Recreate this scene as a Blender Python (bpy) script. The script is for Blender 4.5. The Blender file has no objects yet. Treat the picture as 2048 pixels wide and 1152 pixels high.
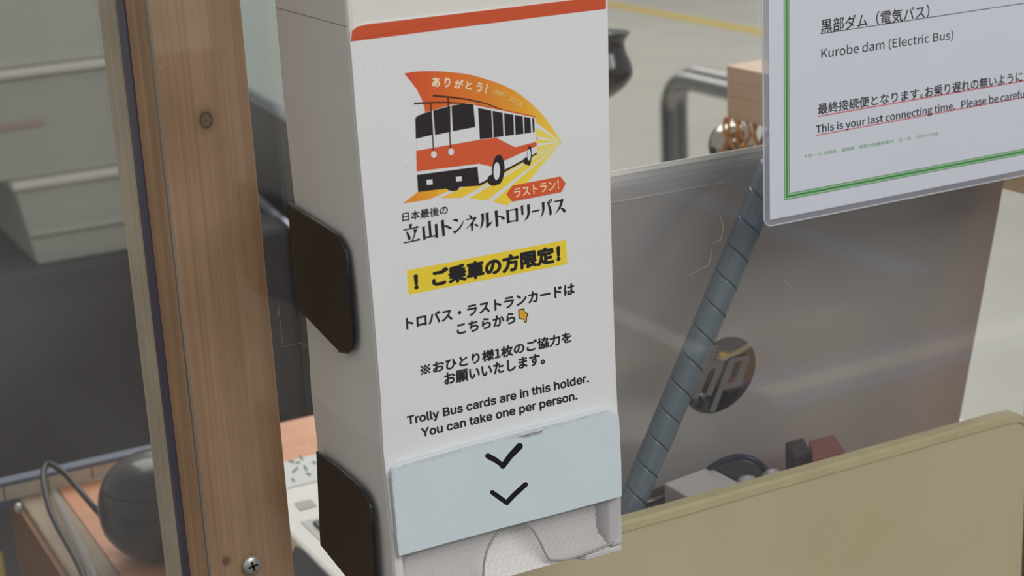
import bpy, bmesh, math, random
from mathutils import Vector, Matrix
random.seed(7)
SC = bpy.context.scene
COL = SC.collection

# ------------------------------------------------------------------ camera
F_PX, CX, CY = 3411.52, 1024.0, 576.0
RX = Vector((0.88158062, -0.17811004, 0.43714119))     # world X seen in camera space (x right, y down, z forward)
RY = Vector((-0.469479, -0.23462784, 0.85119871))
RZ = Vector((-0.04904154, -0.9556289, -0.29046228))
CAM = Vector((0.0, -0.64, 1.5))
cd = bpy.data.cameras.new('camera'); cam = bpy.data.objects.new('camera', cd); COL.objects.link(cam)
right = Vector((RX.x, RY.x, RZ.x)); up = -Vector((RX.y, RY.y, RZ.y)); back = -Vector((RX.z, RY.z, RZ.z))
cam.matrix_world = Matrix(((right.x, up.x, back.x, CAM.x), (right.y, up.y, back.y, CAM.y), (right.z, up.z, back.z, CAM.z), (0, 0, 0, 1)))
cd.sensor_width = 36.0; cd.lens = F_PX * 36.0 / 2048.0
cd.clip_start = 0.05; cd.clip_end = 60
cd.dof.use_dof = True; cd.dof.focus_distance = 0.82; cd.dof.aperture_fstop = 15.0
SC.camera = cam

# ------------------------------------------------------------------ light
w = bpy.data.worlds.new('world'); SC.world = w; w.use_nodes = True
bg = w.node_tree.nodes['Background']; bg.inputs[0].default_value = (1.0, 0.975, 0.945, 1); bg.inputs[1].default_value = 0.42
def area(name, loc, target, sx, sy, power, color):
    l = bpy.data.lights.new(name, 'AREA'); l.shape = 'RECTANGLE'; l.size = sx; l.size_y = sy; l.energy = power; l.color = color
    o = bpy.data.objects.new(name, l); COL.objects.link(o); o.location = loc
    o.rotation_euler = (Vector(target) - Vector(loc)).to_track_quat('-Z', 'Y').to_euler()
    return o
area('hall_ceiling_light', (0.75, -2.3, 3.1), (0.4, 0.0, 1.2), 2.6, 1.2, 54, (1.0, 0.985, 0.96))
area('office_ceiling_light', (1.6, 2.6, 3.2), (1.6, 2.6, 0), 3.2, 2.4, 90, (1.0, 0.99, 0.95))
area('far_ceiling_light', (4.5, 7.5, 3.6), (4.5, 7.5, 0), 5.0, 4.0, 150, (1.0, 0.99, 0.95))
SC.view_settings.view_transform = 'Standard'; SC.view_settings.look = 'None'
SC.view_settings.gamma = 1.0; SC.view_settings.exposure = 0.0; SC.view_settings.use_curve_mapping = False
try:
    SC.cycles.use_denoising = True; SC.cycles.transparent_max_bounces = 24; SC.cycles.max_bounces = 10
except Exception: pass

# ------------------------------------------------------------------ finding real positions: where the sight line of a photo point meets a plane
def ray(px, py):
    c = Vector((px - CX, py - CY, F_PX)); return Vector((RX.dot(c), RY.dot(c), RZ.dot(c))).normalized()
def onX(px, py, x): d = ray(px, py); return CAM + d * ((x - CAM.x) / d.x)
def onY(px, py, y): d = ray(px, py); return CAM + d * ((y - CAM.y) / d.y)
def onZ(px, py, z): d = ray(px, py); return CAM + d * ((z - CAM.z) / d.z)

# ------------------------------------------------------------------ materials
def srgb(r, g, b):
    f = lambda v: v / 12.92 if v <= 0.04045 else ((v + 0.055) / 1.055) ** 2.4
    return (f(r / 255), f(g / 255), f(b / 255), 1)
def nt(m): return m.node_tree.nodes, m.node_tree.links
def mat(name, col, rough=0.5, metal=0.0, noise=0.0, nscale=40.0, bump=0.0, bscale=300.0, spec=0.5, stretch=(1, 1, 1), trans=0.0, coat=0.0):
    m = bpy.data.materials.new(name); m.use_nodes = True; N, L = nt(m); b = N['Principled BSDF']
    b.inputs['Base Color'].default_value = col; b.inputs['Roughness'].default_value = rough; b.inputs['Metallic'].default_value = metal
    b.inputs['Specular IOR Level'].default_value = spec
    if trans: b.inputs['Transmission Weight'].default_value = trans
    if coat: b.inputs['Coat Weight'].default_value = coat; b.inputs['Coat Roughness'].default_value = 0.05
    tc = N.new('ShaderNodeTexCoord'); mp = N.new('ShaderNodeMapping'); mp.inputs['Scale'].default_value = stretch
    L.new(tc.outputs['Object'], mp.inputs[0])
    if noise:
        n = N.new('ShaderNodeTexNoise'); n.inputs['Scale'].default_value = nscale; n.inputs['Detail'].default_value = 5
        L.new(mp.outputs[0], n.inputs['Vector'])
        mx = N.new('ShaderNodeMixRGB'); mx.blend_type = 'MULTIPLY'; mx.inputs[1].default_value = col
        cr = N.new('ShaderNodeValToRGB'); cr.color_ramp.elements[0].position = 0.3; cr.color_ramp.elements[1].position = 0.7
        cr.color_ramp.elements[0].color = (1 - noise,) * 3 + (1,); cr.color_ramp.elements[1].color = (1, 1, 1, 1)
        L.new(n.outputs['Fac'], cr.inputs[0]); L.new(cr.outputs[0], mx.inputs[2]); mx.inputs[0].default_value = 1
        L.new(mx.outputs[0], b.inputs['Base Color'])
    if bump:
        n2 = N.new('ShaderNodeTexNoise'); n2.inputs['Scale'].default_value = bscale; n2.inputs['Detail'].default_value = 3
        L.new(mp.outputs[0], n2.inputs['Vector']); bp = N.new('ShaderNodeBump'); bp.inputs['Strength'].default_value = bump; bp.inputs['Distance'].default_value = 0.001
        L.new(n2.outputs['Fac'], bp.inputs['Height']); L.new(bp.outputs[0], b.inputs['Normal'])
    return m

def wood_mat(name, dark, light, knots=(), grime=0.25, axis='Z', rough=0.55):
    """board with long grain running along one axis; knots are dark whorls at real spots on the board"""
    m = bpy.data.materials.new(name); m.use_nodes = True; N, L = nt(m); b = N['Principled BSDF']
    tc = N.new('ShaderNodeTexCoord'); geo = N.new('ShaderNodeNewGeometry')
    mp = N.new('ShaderNodeMapping'); s = {'X': (1.2, 60, 60), 'Y': (60, 1.2, 60), 'Z': (60, 60, 1.2)}[axis]; mp.inputs['Scale'].default_value = s
    L.new(geo.outputs['Position'], mp.inputs[0])
    n1 = N.new('ShaderNodeTexNoise'); n1.inputs['Scale'].default_value = 3.0; n1.inputs['Detail'].default_value = 6; n1.inputs['Distortion'].default_value = 0.6
    L.new(mp.outputs[0], n1.inputs['Vector'])
    cr = N.new('ShaderNodeValToRGB'); cr.color_ramp.elements[0].position = 0.25; cr.color_ramp.elements[1].position = 0.75
    cr.color_ramp.elements[0].color = dark; cr.color_ramp.elements[1].color = light
    L.new(n1.outputs['Fac'], cr.inputs[0]); last = cr.outputs[0]
    # fine lines of grain
    mp2 = N.new('ShaderNodeMapping'); mp2.inputs['Scale'].default_value = tuple(v * 6 if v > 10 else v * 2.5 for v in s); L.new(geo.outputs['Position'], mp2.inputs[0])
    n3 = N.new('ShaderNodeTexNoise'); n3.inputs['Scale'].default_value = 2.0; n3.inputs['Detail'].default_value = 3; L.new(mp2.outputs[0], n3.inputs['Vector'])
    cr3 = N.new('ShaderNodeValToRGB'); cr3.color_ramp.elements[0].position = 0.32; cr3.color_ramp.elements[1].position = 0.55
    cr3.color_ramp.elements[0].color = (0.80, 0.78, 0.75, 1); cr3.color_ramp.elements[1].color = (1, 1, 1, 1)
    L.new(n3.outputs['Fac'], cr3.inputs[0])
    mx = N.new('ShaderNodeMixRGB'); mx.blend_type = 'MULTIPLY'; mx.inputs[0].default_value = 0.8; L.new(last, mx.inputs[1]); L.new(cr3.outputs[0], mx.inputs[2]); last = mx.outputs[0]
    # blotches of handling dirt
    n4 = N.new('ShaderNodeTexNoise'); n4.inputs['Scale'].default_value = 14; n4.inputs['Detail'].default_value = 4; L.new(geo.outputs['Position'], n4.inputs['Vector'])
    mx2 = N.new('ShaderNodeMixRGB'); mx2.blend_type = 'MULTIPLY'
    cr4 = N.new('ShaderNodeValToRGB'); cr4.color_ramp.elements[0].position = 0.35; cr4.color_ramp.elements[1].position = 0.65
    cr4.color_ramp.elements[0].color = (1 - grime, 1 - grime * 1.05, 1 - grime * 1.1, 1); cr4.color_ramp.elements[1].color = (1, 1, 1, 1)
    L.new(n4.outputs['Fac'], cr4.inputs[0]); mx2.inputs[0].default_value = 1; L.new(last, mx2.inputs[1]); L.new(cr4.outputs[0], mx2.inputs[2]); last = mx2.outputs[0]
    for (p, r) in knots:
        sub = N.new('ShaderNodeVectorMath'); sub.operation = 'SUBTRACT'; sub.inputs[1].default_value = p; L.new(geo.outputs['Position'], sub.inputs[0])
        sc_ = N.new('ShaderNodeVectorMath'); sc_.operation = 'MULTIPLY'; sc_.inputs[1].default_value = (1.0, 0.0, 0.8); L.new(sub.outputs[0], sc_.inputs[0])
        ln = N.new('ShaderNodeVectorMath'); ln.operation = 'LENGTH'; L.new(sc_.outputs[0], ln.inputs[0])
        mr = N.new('ShaderNodeMapRange'); mr.inputs['From Min'].default_value = 0; mr.inputs['From Max'].default_value = r * 2.2; L.new(ln.outputs['Value'], mr.inputs['Value'])
        ck = N.new('ShaderNodeValToRGB'); e = ck.color_ramp.elements; e[0].position = 0.0; e[0].color = (0.16, 0.14, 0.13, 1); e[1].position = 1.0; e[1].color = (1, 1, 1, 1)
        for pos, v in ((0.12, 0.42), (0.30, 0.5), (0.40, 0.12), (0.50, 0.6), (0.62, 0.82)):
            q = e.new(pos); q.color = (v, v * 0.95, v * 0.9, 1)
        L.new(mr.outputs[0], ck.inputs[0])
        mk = N.new('ShaderNodeMixRGB'); mk.blend_type = 'MULTIPLY'; mk.inputs[0].default_value = 1; L.new(last, mk.inputs[1]); L.new(ck.outputs[0], mk.inputs[2]); last = mk.outputs[0]
    L.new(last, b.inputs['Base Color']); b.inputs['Roughness'].default_value = rough
    bp = N.new('ShaderNodeBump'); bp.inputs['Strength'].default_value = 0.25; bp.inputs['Distance'].default_value = 0.0006; L.new(n3.outputs['Fac'], bp.inputs['Height']); L.new(bp.outputs[0], b.inputs['Normal'])
    return m

def pane_mat(name, tint, haze, haze_col, nscale=6.0, refl=1.4):
    """clear acrylic: see-through, mirror-like by Fresnel, with a film of dust and fine scratches"""
    m = bpy.data.materials.new(name); m.use_nodes = True; N, L = nt(m)
    for n in list(N):
        if n.type != 'OUTPUT_MATERIAL': N.remove(n)
    out = [n for n in N if n.type == 'OUTPUT_MATERIAL'][0]
    tr = N.new('ShaderNodeBsdfTransparent'); tr.inputs[0].default_value = tint
    gl = N.new('ShaderNodeBsdfGlossy'); gl.inputs['Roughness'].default_value = 0.02
    df = N.new('ShaderNodeBsdfDiffuse'); df.inputs[0].default_value = haze_col
    geo = N.new('ShaderNodeNewGeometry'); n1 = N.new('ShaderNodeTexNoise'); n1.inputs['Scale'].default_value = nscale; n1.inputs['Detail'].default_value = 6; L.new(geo.outputs['Position'], n1.inputs['Vector'])
    mr = N.new('ShaderNodeMapRange'); mr.inputs['From Min'].default_value = 0.35; mr.inputs['From Max'].default_value = 0.75
    mr.inputs['To Min'].default_value = haze * 0.35; mr.inputs['To Max'].default_value = haze * 1.6; L.new(n1.outputs['Fac'], mr.inputs['Value'])
    m1 = N.new('ShaderNodeMixShader'); L.new(mr.outputs[0], m1.inputs[0]); L.new(tr.outputs[0], m1.inputs[1]); L.new(df.outputs[0], m1.inputs[2])
    fr = N.new('ShaderNodeLayerWeight'); fr.inputs['Blend'].default_value = 0.5      # Schlick's curve for acrylic, the same seen from either face
    pw = N.new('ShaderNodeMath'); pw.operation = 'POWER'; pw.inputs[1].default_value = 5; L.new(fr.outputs['Facing'], pw.inputs[0])
    ml = N.new('ShaderNodeMath'); ml.operation = 'MULTIPLY_ADD'; ml.inputs[1].default_value = 0.96; ml.inputs[2].default_value = 0.04 * refl; L.new(pw.outputs[0], ml.inputs[0])
    m2 = N.new('ShaderNodeMixShader'); L.new(ml.outputs[0], m2.inputs[0]); L.new(m1.outputs[0], m2.inputs[1]); L.new(gl.outputs[0], m2.inputs[2])
    L.new(m2.outputs[0], out.inputs[0]); return m

def mix_clear(name, col, opacity, rough=0.25):
    m = bpy.data.materials.new(name); m.use_nodes = True; N, L = nt(m); b = N['Principled BSDF']
    b.inputs['Base Color'].default_value = col; b.inputs['Roughness'].default_value = rough; b.inputs['Alpha'].default_value = opacity
    return m

def ramp_x_mat(name, stops, x0, x1, rough=0.5):
    """printed ink that runs from one colour to the next across the sheet"""
    m = bpy.data.materials.new(name); m.use_nodes = True; N, L = nt(m); b = N['Principled BSDF']
    geo = N.new('ShaderNodeTexCoord'); sp = N.new('ShaderNodeSeparateXYZ'); L.new(geo.outputs['Object'], sp.inputs[0])
    mr = N.new('ShaderNodeMapRange'); mr.inputs['From Min'].default_value = x0; mr.inputs['From Max'].default_value = x1; L.new(sp.outputs['X'], mr.inputs['Value'])
    cr = N.new('ShaderNodeValToRGB'); e = cr.color_ramp.elements; e[0].position = stops[0][0]; e[0].color = stops[0][1]; e[1].position = stops[-1][0]; e[1].color = stops[-1][1]
    for p, c in stops[1:-1]: q = e.new(p); q.color = c
    L.new(mr.outputs[0], cr.inputs[0]); L.new(cr.outputs[0], b.inputs['Base Color']); b.inputs['Roughness'].default_value = rough; return m

# ------------------------------------------------------------------ object helpers
def tag(o, label=None, cat=None, group=None, kind=None):
    if label: o['label'] = label
    if cat: o['category'] = cat
    if group: o['group'] = group
    if kind: o['kind'] = kind
    return o
def thing(name, loc, label, cat, group=None):
    o = bpy.data.objects.new(name, None); COL.objects.link(o); o.location = loc; o.empty_display_size = 0.02
    return tag(o, label, cat, group)
def wpos(o):
    p = Vector((0, 0, 0))
    while o is not None: p += Vector(o.location); o = o.parent
    return p
def obj(name, verts, faces, m, parent=None, origin=None, smooth=False, bevel=0.0, seg=2, doubles=False):
    """verts are world positions; a child's mesh is stored relative to its parent"""
    if parent is not None: base = wpos(parent); loc = Vector((0, 0, 0))
    else: base = Vector(origin) if origin is not None else Vector((0, 0, 0)); loc = base
    me = bpy.data.meshes.new(name)
    me.from_pydata([tuple(Vector(v) - base) for v in verts], [], faces); me.update()
    bm = bmesh.new(); bm.from_mesh(me)
    if doubles: bmesh.ops.remove_doubles(bm, verts=bm.verts, dist=1e-6)
    bmesh.ops.recalc_face_normals(bm, faces=bm.faces)
    if bevel:
        bmesh.ops.bevel(bm, geom=[e for e in bm.edges if len(e.link_faces) == 2 and e.calc_face_angle(0) > 0.5], offset=bevel, segments=seg, profile=0.5, affect='EDGES')
    bm.to_mesh(me); bm.free()
    if smooth:
        for p in me.polygons: p.use_smooth = True
    me.materials.append(m)
    o = bpy.data.objects.new(name, me); COL.objects.link(o); o.location = loc
    if parent is not None: o.parent = parent
    return o
BOXF = [(0, 1, 2, 3), (7, 6, 5, 4), (0, 4, 5, 1), (1, 5, 6, 2), (2, 6, 7, 3), (3, 7, 4, 0)]
def boxv(x0, y0, z0, x1, y1, z1):
    return [(x0, y0, z0), (x1, y0, z0), (x1, y1, z0), (x0, y1, z0), (x0, y0, z1), (x1, y0, z1), (x1, y1, z1), (x0, y1, z1)]
def box(name, x0, y0, z0, x1, y1, z1, m, parent=None, bevel=0.0, origin=None, seg=2):
    if parent is None and origin is None: origin = ((x0 + x1) / 2, (y0 + y1) / 2, z0)
    return obj(name, boxv(x0, y0, z0, x1, y1, z1), BOXF, m, parent, origin, bevel=bevel, seg=seg)
def multi_box(name, boxes, m, parent=None, bevel=0.0, origin=None):
    V, Fc = [], []
    for b in boxes:
        n = len(V); V += boxv(*b); Fc += [tuple(i + n for i in f) for f in BOXF]
    return obj(name, V, Fc, m, parent, origin, bevel=bevel)
def slab(name, pts, vec, m, parent=None, origin=None, bevel=0.0, smooth=False):
    """a flat outline (world points) given thickness along vec"""
    n = len(pts); v = Vector(vec)
    V = [Vector(p) for p in pts] + [Vector(p) + v for p in pts]
    Fc = [tuple(range(n)), tuple(range(2 * n - 1, n - 1, -1))] + [(i, (i + 1) % n, (i + 1) % n + n, i + n) for i in range(n)]
    return obj(name, V, Fc, m, parent, origin, bevel=bevel, smooth=smooth)
def flat(name, polys, m, parent):
    V, Fc = [], []
    for p in polys:
        n = len(V); V += list(p); Fc.append(tuple(range(n, n + len(p))))
    return obj(name, V, Fc, m, parent)
def stroke2d(pts, widths, cap=True):
    """outline of a brush stroke in the picture plane of the print (2-D)"""
    P = [Vector(p) for p in pts]; n = len(P)
    if not hasattr(widths, '__len__'): widths = [widths] * n
    Lf, Rt = [], []
    for i in range(n):
        a = P[max(i - 1, 0)]; b = P[min(i + 1, n - 1)]; d = (b - a).normalized(); nn = Vector((-d.y, d.x))
        if 0 < i < n - 1:
            d1 = (P[i] - P[i - 1]).normalized(); c = max(0.5, abs(d.dot(d1))); k = 1 / c
        else: k = 1
        Lf.append(P[i] + nn * widths[i] / 2 * k); Rt.append(P[i] - nn * widths[i] / 2 * k)
    out = list(Lf)
    if cap:
        d = (P[-1] - P[-2]).normalized(); r = widths[-1] / 2; a0 = math.atan2(d.y, d.x)
        out += [P[-1] + Vector((math.cos(a0 + t), math.sin(a0 + t))) * r for t in (0.8, 0.3, -0.3, -0.8)]
    out += Rt[::-1]
    if cap:
        d = (P[0] - P[1]).normalized(); r = widths[0] / 2; a0 = math.atan2(d.y, d.x)
        out += [P[0] + Vector((math.cos(a0 + t), math.sin(a0 + t))) * r for t in (0.8, 0.3, -0.3, -0.8)]
    return out
def ell(cx, cy, rx, ry, rot=0.0, n=28):
    c, s = math.cos(rot), math.sin(rot)
    return [Vector((cx + rx * math.cos(2 * math.pi * i / n) * c - ry * math.sin(2 * math.pi * i / n) * s,
                    cy + rx * math.cos(2 * math.pi * i / n) * s + ry * math.sin(2 * math.pi * i / n) * c)) for i in range(n)]
def smooth_path(pts, k=6):
    P = [Vector(p) for p in pts]; out = []
    for i in range(len(P) - 1):
        p0 = P[max(i - 1, 0)]; p1 = P[i]; p2 = P[i + 1]; p3 = P[min(i + 2, len(P) - 1)]
        for j in range(k):
            t = j / k
            out.append(0.5 * ((2 * p1) + (p2 - p0) * t + (2 * p0 - 5 * p1 + 4 * p2 - p3) * t * t + (3 * p1 - p0 - 3 * p2 + p3) * t ** 3))
    out.append(P[-1]); return out
def tube_data(pts, r, n=12):
    P = [Vector(p) for p in pts]; V, Fc = [], []
    t0 = (P[1] - P[0]).normalized(); ref = Vector((0, 0, 1)) if abs(t0.z) < 0.9 else Vector((1, 0, 0))
    nrm = t0.cross(ref).normalized()
    rs = r if hasattr(r, '__len__') else [r] * len(P)
    for i, p in enumerate(P):
        t = (P[min(i + 1, len(P) - 1)] - P[max(i - 1, 0)]).normalized()
        nrm = (nrm - t * nrm.dot(t)).normalized(); bn = t.cross(nrm)
        for j in range(n):
            a = 2 * math.pi * j / n; V.append(p + (nrm * math.cos(a) + bn * math.sin(a)) * rs[i])
    for i in range(len(P) - 1):
        for j in range(n): Fc.append((i * n + j, i * n + (j + 1) % n, (i + 1) * n + (j + 1) % n, (i + 1) * n + j))
    Fc.append(tuple(range(n - 1, -1, -1))); Fc.append(tuple(range((len(P) - 1) * n, len(P) * n)))
    return V, Fc
def tube(name, pts, r, m, parent=None, origin=None, n=12):
    V, Fc = tube_data(pts, r, n); return obj(name, V, Fc, m, parent, origin if origin is not None or parent is not None else pts[0], smooth=True)
def lathe(name, prof, c, m, parent=None, n=40, axis=Vector((0, 0, 1)), origin=None):
    """prof: (radius, height) pairs turned about axis through c"""
    ax = axis.normalized(); u = ax.cross(Vector((0, 1, 0.01))).normalized(); v = ax.cross(u); c = Vector(c)
    V, Fc = [], []
    for (r, h) in prof:
        for j in range(n):
            a = 2 * math.pi * j / n; V.append(c + ax * h + (u * math.cos(a) + v * math.sin(a)) * max(r, 1e-5))
    for i in range(len(prof) - 1):
        for j in range(n): Fc.append((i * n + j, i * n + (j + 1) % n, (i + 1) * n + (j + 1) % n, (i + 1) * n + j))
    Fc.append(tuple(range(n - 1, -1, -1))); Fc.append(tuple(range((len(prof) - 1) * n, len(prof) * n)))
    return obj(name, V, Fc, m, parent, origin if origin is not None else c, smooth=True)

# ------------------------------------------------------------------ lettering
FONTDIR = bpy.utils.resource_path('LOCAL') + '/datafiles/fonts/'
def load_font(fn):
    try: return bpy.data.fonts.load(FONTDIR + fn)
    except Exception: return None
F_CJK = load_font('Noto Sans CJK Regular.woff2'); F_INT = load_font('Inter.woff2')
def nonzero_fill(V, edges):
    """fill outlines whose contours may overlap: triangulate everything, keep triangles with a winding number"""
    import numpy as np
    from mathutils.geometry import delaunay_2d_cdt
    vs, es, fs = delaunay_2d_cdt([v.to_2d() for v in V], edges, [], 0, 1e-7)[:3]
    A = np.array([V[a][:2] for a, b in edges]); B = np.array([V[b][:2] for a, b in edges]); keep = []
    for f in fs:
        c = sum((vs[i] for i in f), Vector((0, 0))) / len(f)
        upw = (A[:, 1] <= c.y) & (B[:, 1] > c.y); dnw = (A[:, 1] > c.y) & (B[:, 1] <= c.y)
        side = (B[:, 0] - A[:, 0]) * (c.y - A[:, 1]) - (c.x - A[:, 0]) * (B[:, 1] - A[:, 1])
        if int((upw & (side > 0)).sum()) - int((dnw & (side < 0)).sum()) != 0: keep.append(tuple(f))
    return [Vector((v.x, v.y, 0)) for v in vs], keep
def glyphs(body, font, bold=0.0):
    cu = bpy.data.curves.new('text', 'FONT'); cu.body = body; cu.size = 20.0; cu.fill_mode = 'NONE' if font == F_INT else 'BOTH'; cu.resolution_u = 7
    if font: cu.font = font
    o = bpy.data.objects.new('text', cu); COL.objects.link(o)
    dg = bpy.context.evaluated_depsgraph_get(); me = bpy.data.meshes.new_from_object(o.evaluated_get(dg))
    V = [v.co / 20.0 for v in me.vertices]; Fc = [tuple(p.vertices) for p in me.polygons]
    if font == F_INT and font is not None: V, Fc = nonzero_fill(V, [tuple(e.vertices) for e in me.edges])
    bpy.data.objects.remove(o); bpy.data.curves.remove(cu); bpy.data.meshes.remove(me)
    if bold > 0:      # heavier weight: the same outline laid over itself, slightly spread
        V0, F0 = list(V), list(Fc); V, Fc = [], []
        for k, (dx, dy) in enumerate(((0, 0), (1, 0), (-1, 0), (0, 1), (0, -1), (.7, .7), (-.7, .7), (.7, -.7), (-.7, -.7))):
            n = len(V); V += [Vector((v.x + dx * bold, v.y + dy * bold, k)) for v in V0]; Fc += [tuple(i + n for i in f) for f in F0]
    return V, Fc
def text(parent, body, BL, BR, TL, place, m, font=None, bold=0.0, latin=None, name='lettering', label=None):
    """set one line of type so that its ink fills the parallelogram BL-BR-TL of the sheet"""
    font = font or F_CJK
    V, Fc = glyphs(body, font, bold)
    x0 = min(v.x for v in V); x1 = max(v.x for v in V)
    if latin:
        Vh, _ = glyphs(latin, font, bold); y0 = min(v.y for v in Vh); y1 = max(v.y for v in Vh)
    else: y0 = min(v.y for v in V); y1 = max(v.y for v in V)
    a, b, c = place(*BL), place(*BR), place(*TL)
    out = [a + (b - a) * ((v.x - x0) / (x1 - x0)) + (c - a) * ((v.y - y0) / (y1 - y0)) - Vector((0, 1.5e-6 * v.z, 0)) for v in V]
    return obj(name, out, Fc, m, parent)

# ================================================================== materials
M_floor = mat('floor_vinyl', srgb(184, 182, 173), 0.35, noise=0.10, nscale=2.5)
M_wall = mat('wall_paint', srgb(200, 202, 196), 0.7, noise=0.05, nscale=3)
M_yellow = mat('yellow_tape', srgb(205, 175, 75), 0.5, noise=0.15, nscale=20)
M_white_line = mat('white_floor_line', srgb(252, 250, 240), 0.5, noise=0.05, nscale=20)
M_blue_line = mat('blue_floor_line', srgb(120, 150, 205), 0.5, noise=0.05, nscale=20)
M_hall = mat('hall_floor', srgb(92, 90, 92), 0.5, noise=0.15, nscale=3)
kp = onY(418, 243, 0.088); kp.y = 0.092
k2 = onY(458, 1128, 0.088); k2.y = 0.092
M_post = wood_mat('post_wood', srgb(180, 140, 102), srgb(204, 166, 126), knots=[(kp, 0.0030), (k2, 0.0015)], grime=0.22)
M_beam = wood_mat('beam_wood', srgb(214, 184, 152), srgb(222, 194, 164), axis='Y', grime=0.06)
M_rpost = wood_mat('right_post_wood', srgb(150, 118, 84), srgb(180, 146, 108), grime=0.2)
M_desk = wood_mat('desk_laminate', srgb(222, 150, 108), srgb(232, 164, 120), axis='X', grime=0.05, rough=0.4)
M_trim = wood_mat('desk_edge_wood', srgb(158, 138, 112), srgb(184, 164, 136), axis='Y', grime=0.2)
M_trim_dark = wood_mat('desk_side_wood', srgb(135, 92, 48), srgb(155, 108, 62), axis='Z', grime=0.2)
M_slot = mat('slot_lining', srgb(92, 84, 102), 0.4, noise=0.15, nscale=30, stretch=(1, 1, 0.1))
M_pane = pane_mat('clear_acrylic', (0.97, 0.975, 0.97, 1), 0.018, srgb(210, 212, 220), 14)
M_pane2 = pane_mat('dusty_acrylic', (0.93, 0.935, 0.93, 1), 0.05, srgb(190, 192, 195), 9)
M_edge = mat('acrylic_edge', srgb(150, 134, 116), 0.3, noise=0.3, nscale=60, stretch=(1, 1, .2))
M_scratch = mat('scratch', srgb(230, 230, 235), 0.6)
M_card = mat('dispenser_card', srgb(226, 224, 220), 0.5, noise=0.03, nscale=30, bump=0.06, bscale=900)
M_paper = mat('printed_paper', srgb(226, 228, 230), 0.55, noise=0.02, nscale=25, bump=0.08, bscale=1500)
M_plate = mat('plate_plastic', srgb(212, 226, 233), 0.42, noise=0.03, nscale=40, bump=0.1, bscale=1200)
M_plate_edge = mat('plate_torn_edge', srgb(222, 228, 232), 0.6, noise=0.25, nscale=300, bump=0.4, bscale=900)
M_ink = mat('black_ink', srgb(30, 29, 33), 0.5)
M_ink2 = mat('soft_black_ink', srgb(36, 37, 43), 0.5)
M_busblk = mat('emblem_black', srgb(38, 32, 36), 0.5)
M_orange = mat('emblem_orange', srgb(207, 84, 46), 0.5, noise=0.03, nscale=200)
M_busor = mat('emblem_vermilion', srgb(218, 92, 50), 0.5)
M_hl = mat('highlight_yellow', srgb(243, 216, 62), 0.5, noise=0.04, nscale=120)
M_cream = mat('cream_ink', srgb(250, 232, 196), 0.5)
M_pale = mat('pale_gold_ink', srgb(232, 205, 120), 0.5)
M_emoji = mat('hand_yellow', srgb(228, 172, 62), 0.5)
M_marker = mat('marker_black', srgb(26, 23, 30), 0.35)
M_stain = mix_clear('brown_stain', srgb(125, 112, 98), 0.4, 0.7)
M_stain2 = mix_clear('faint_stain', srgb(150, 140, 125), 0.25, 0.7)
M_black = mat('clip_black', srgb(38, 32, 27), 0.42, noise=0.25, nscale=90, spec=0.4)
M_clip_edge = mat('clip_edge', srgb(34, 36, 44), 0.22, noise=0.2, nscale=200)
M_cardst = mat('card_stock', srgb(238, 236, 234), 0.6)
M_clear = mix_clear('clear_plastic', srgb(215, 212, 216), 0.20, 0.12)
M_clear_rim = mix_clear('clear_plastic_rim', srgb(168, 168, 168), 0.75, 0.15)
M_milky = mix_clear('milky_plastic', srgb(212, 210, 211), 0.88, 0.2)
M_lam = mix_clear('laminate_film', srgb(165, 168, 180), 0.45, 0.10)
M_lam_edge = mix_clear('laminate_edge', srgb(225, 228, 235), 0.7, 0.1)
M_sign = mat('sign_paper', srgb(216, 220, 232), 0.25, noise=0.02, nscale=25, bump=0.05, bscale=400)
M_green = mat('green_ink', srgb(72, 140, 82), 0.5)
M_lgreen = mat('light_green_ink', srgb(160, 200, 160), 0.5)
M_faint = mat('faint_green_ink', srgb(138, 182, 146), 0.5)
M_red = mat('red_ink', srgb(205, 120, 120), 0.5)
M_screw = mat('screw_steel', srgb(205, 207, 205), 0.38, metal=0.7, noise=0.1, nscale=300)
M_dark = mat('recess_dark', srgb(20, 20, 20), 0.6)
M_beige = None
M_lid = mat('lid_silver', srgb(194, 190, 190), 0.22, metal=0.30, noise=0.03, nscale=15)
M_lid_edge = mat('lid_rim', srgb(215, 213, 208), 0.4, metal=0.1)
M_base = mat('laptop_deck', srgb(240, 238, 232), 0.4)
M_key = mat('key_black', srgb(40, 40, 42), 0.4)
M_chrome = mat('chrome', srgb(215, 213, 210), 0.07, metal=1.0)
M_steel = mat('brushed_steel', srgb(150, 148, 148), 0.25, metal=1.0, noise=0.1, nscale=30)
M_charcoal = mat('charcoal', srgb(78, 74, 75), 0.7, noise=0.10, nscale=9)
M_bin = mat('bin_plastic', srgb(184, 186, 177), 0.45, noise=0.06, nscale=6)
M_vase = mat('black_gloss', srgb(48, 48, 48), 0.12, coat=0.5)
M_ball = mat('chrome_ball', srgb(190, 185, 175), 0.10, metal=1.0)
M_amber = mat('amber_band', srgb(205, 140, 62), 0.35, noise=0.2, nscale=60)
M_speaker = mat('speaker_grey', srgb(46, 44, 43), 0.32, noise=0.1, nscale=60, coat=0.4)
M_cable = mat('cable_rubber', srgb(48, 46, 46), 0.45)
M_rail = mat('rail_beige', srgb(196, 188, 170), 0.4, noise=0.08, nscale=20)
M_blue_edge = mat('rail_blue', srgb(98, 108, 128), 0.4)
M_greenish = mat('pale_green_panel', srgb(176, 188, 184), 0.6, noise=0.04, nscale=4)
M_silverbox = mat('silver_box', srgb(212, 208, 208), 0.35, metal=0.15)
M_navy = mat('navy_cable', srgb(38, 48, 72), 0.35)
M_redbox = mat('red_plastic', srgb(138, 84, 76), 0.45)
M_tube = mat('spiral_wrap', srgb(104, 119, 130), 0.22, noise=0.08, nscale=30, coat=0.6)

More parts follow.
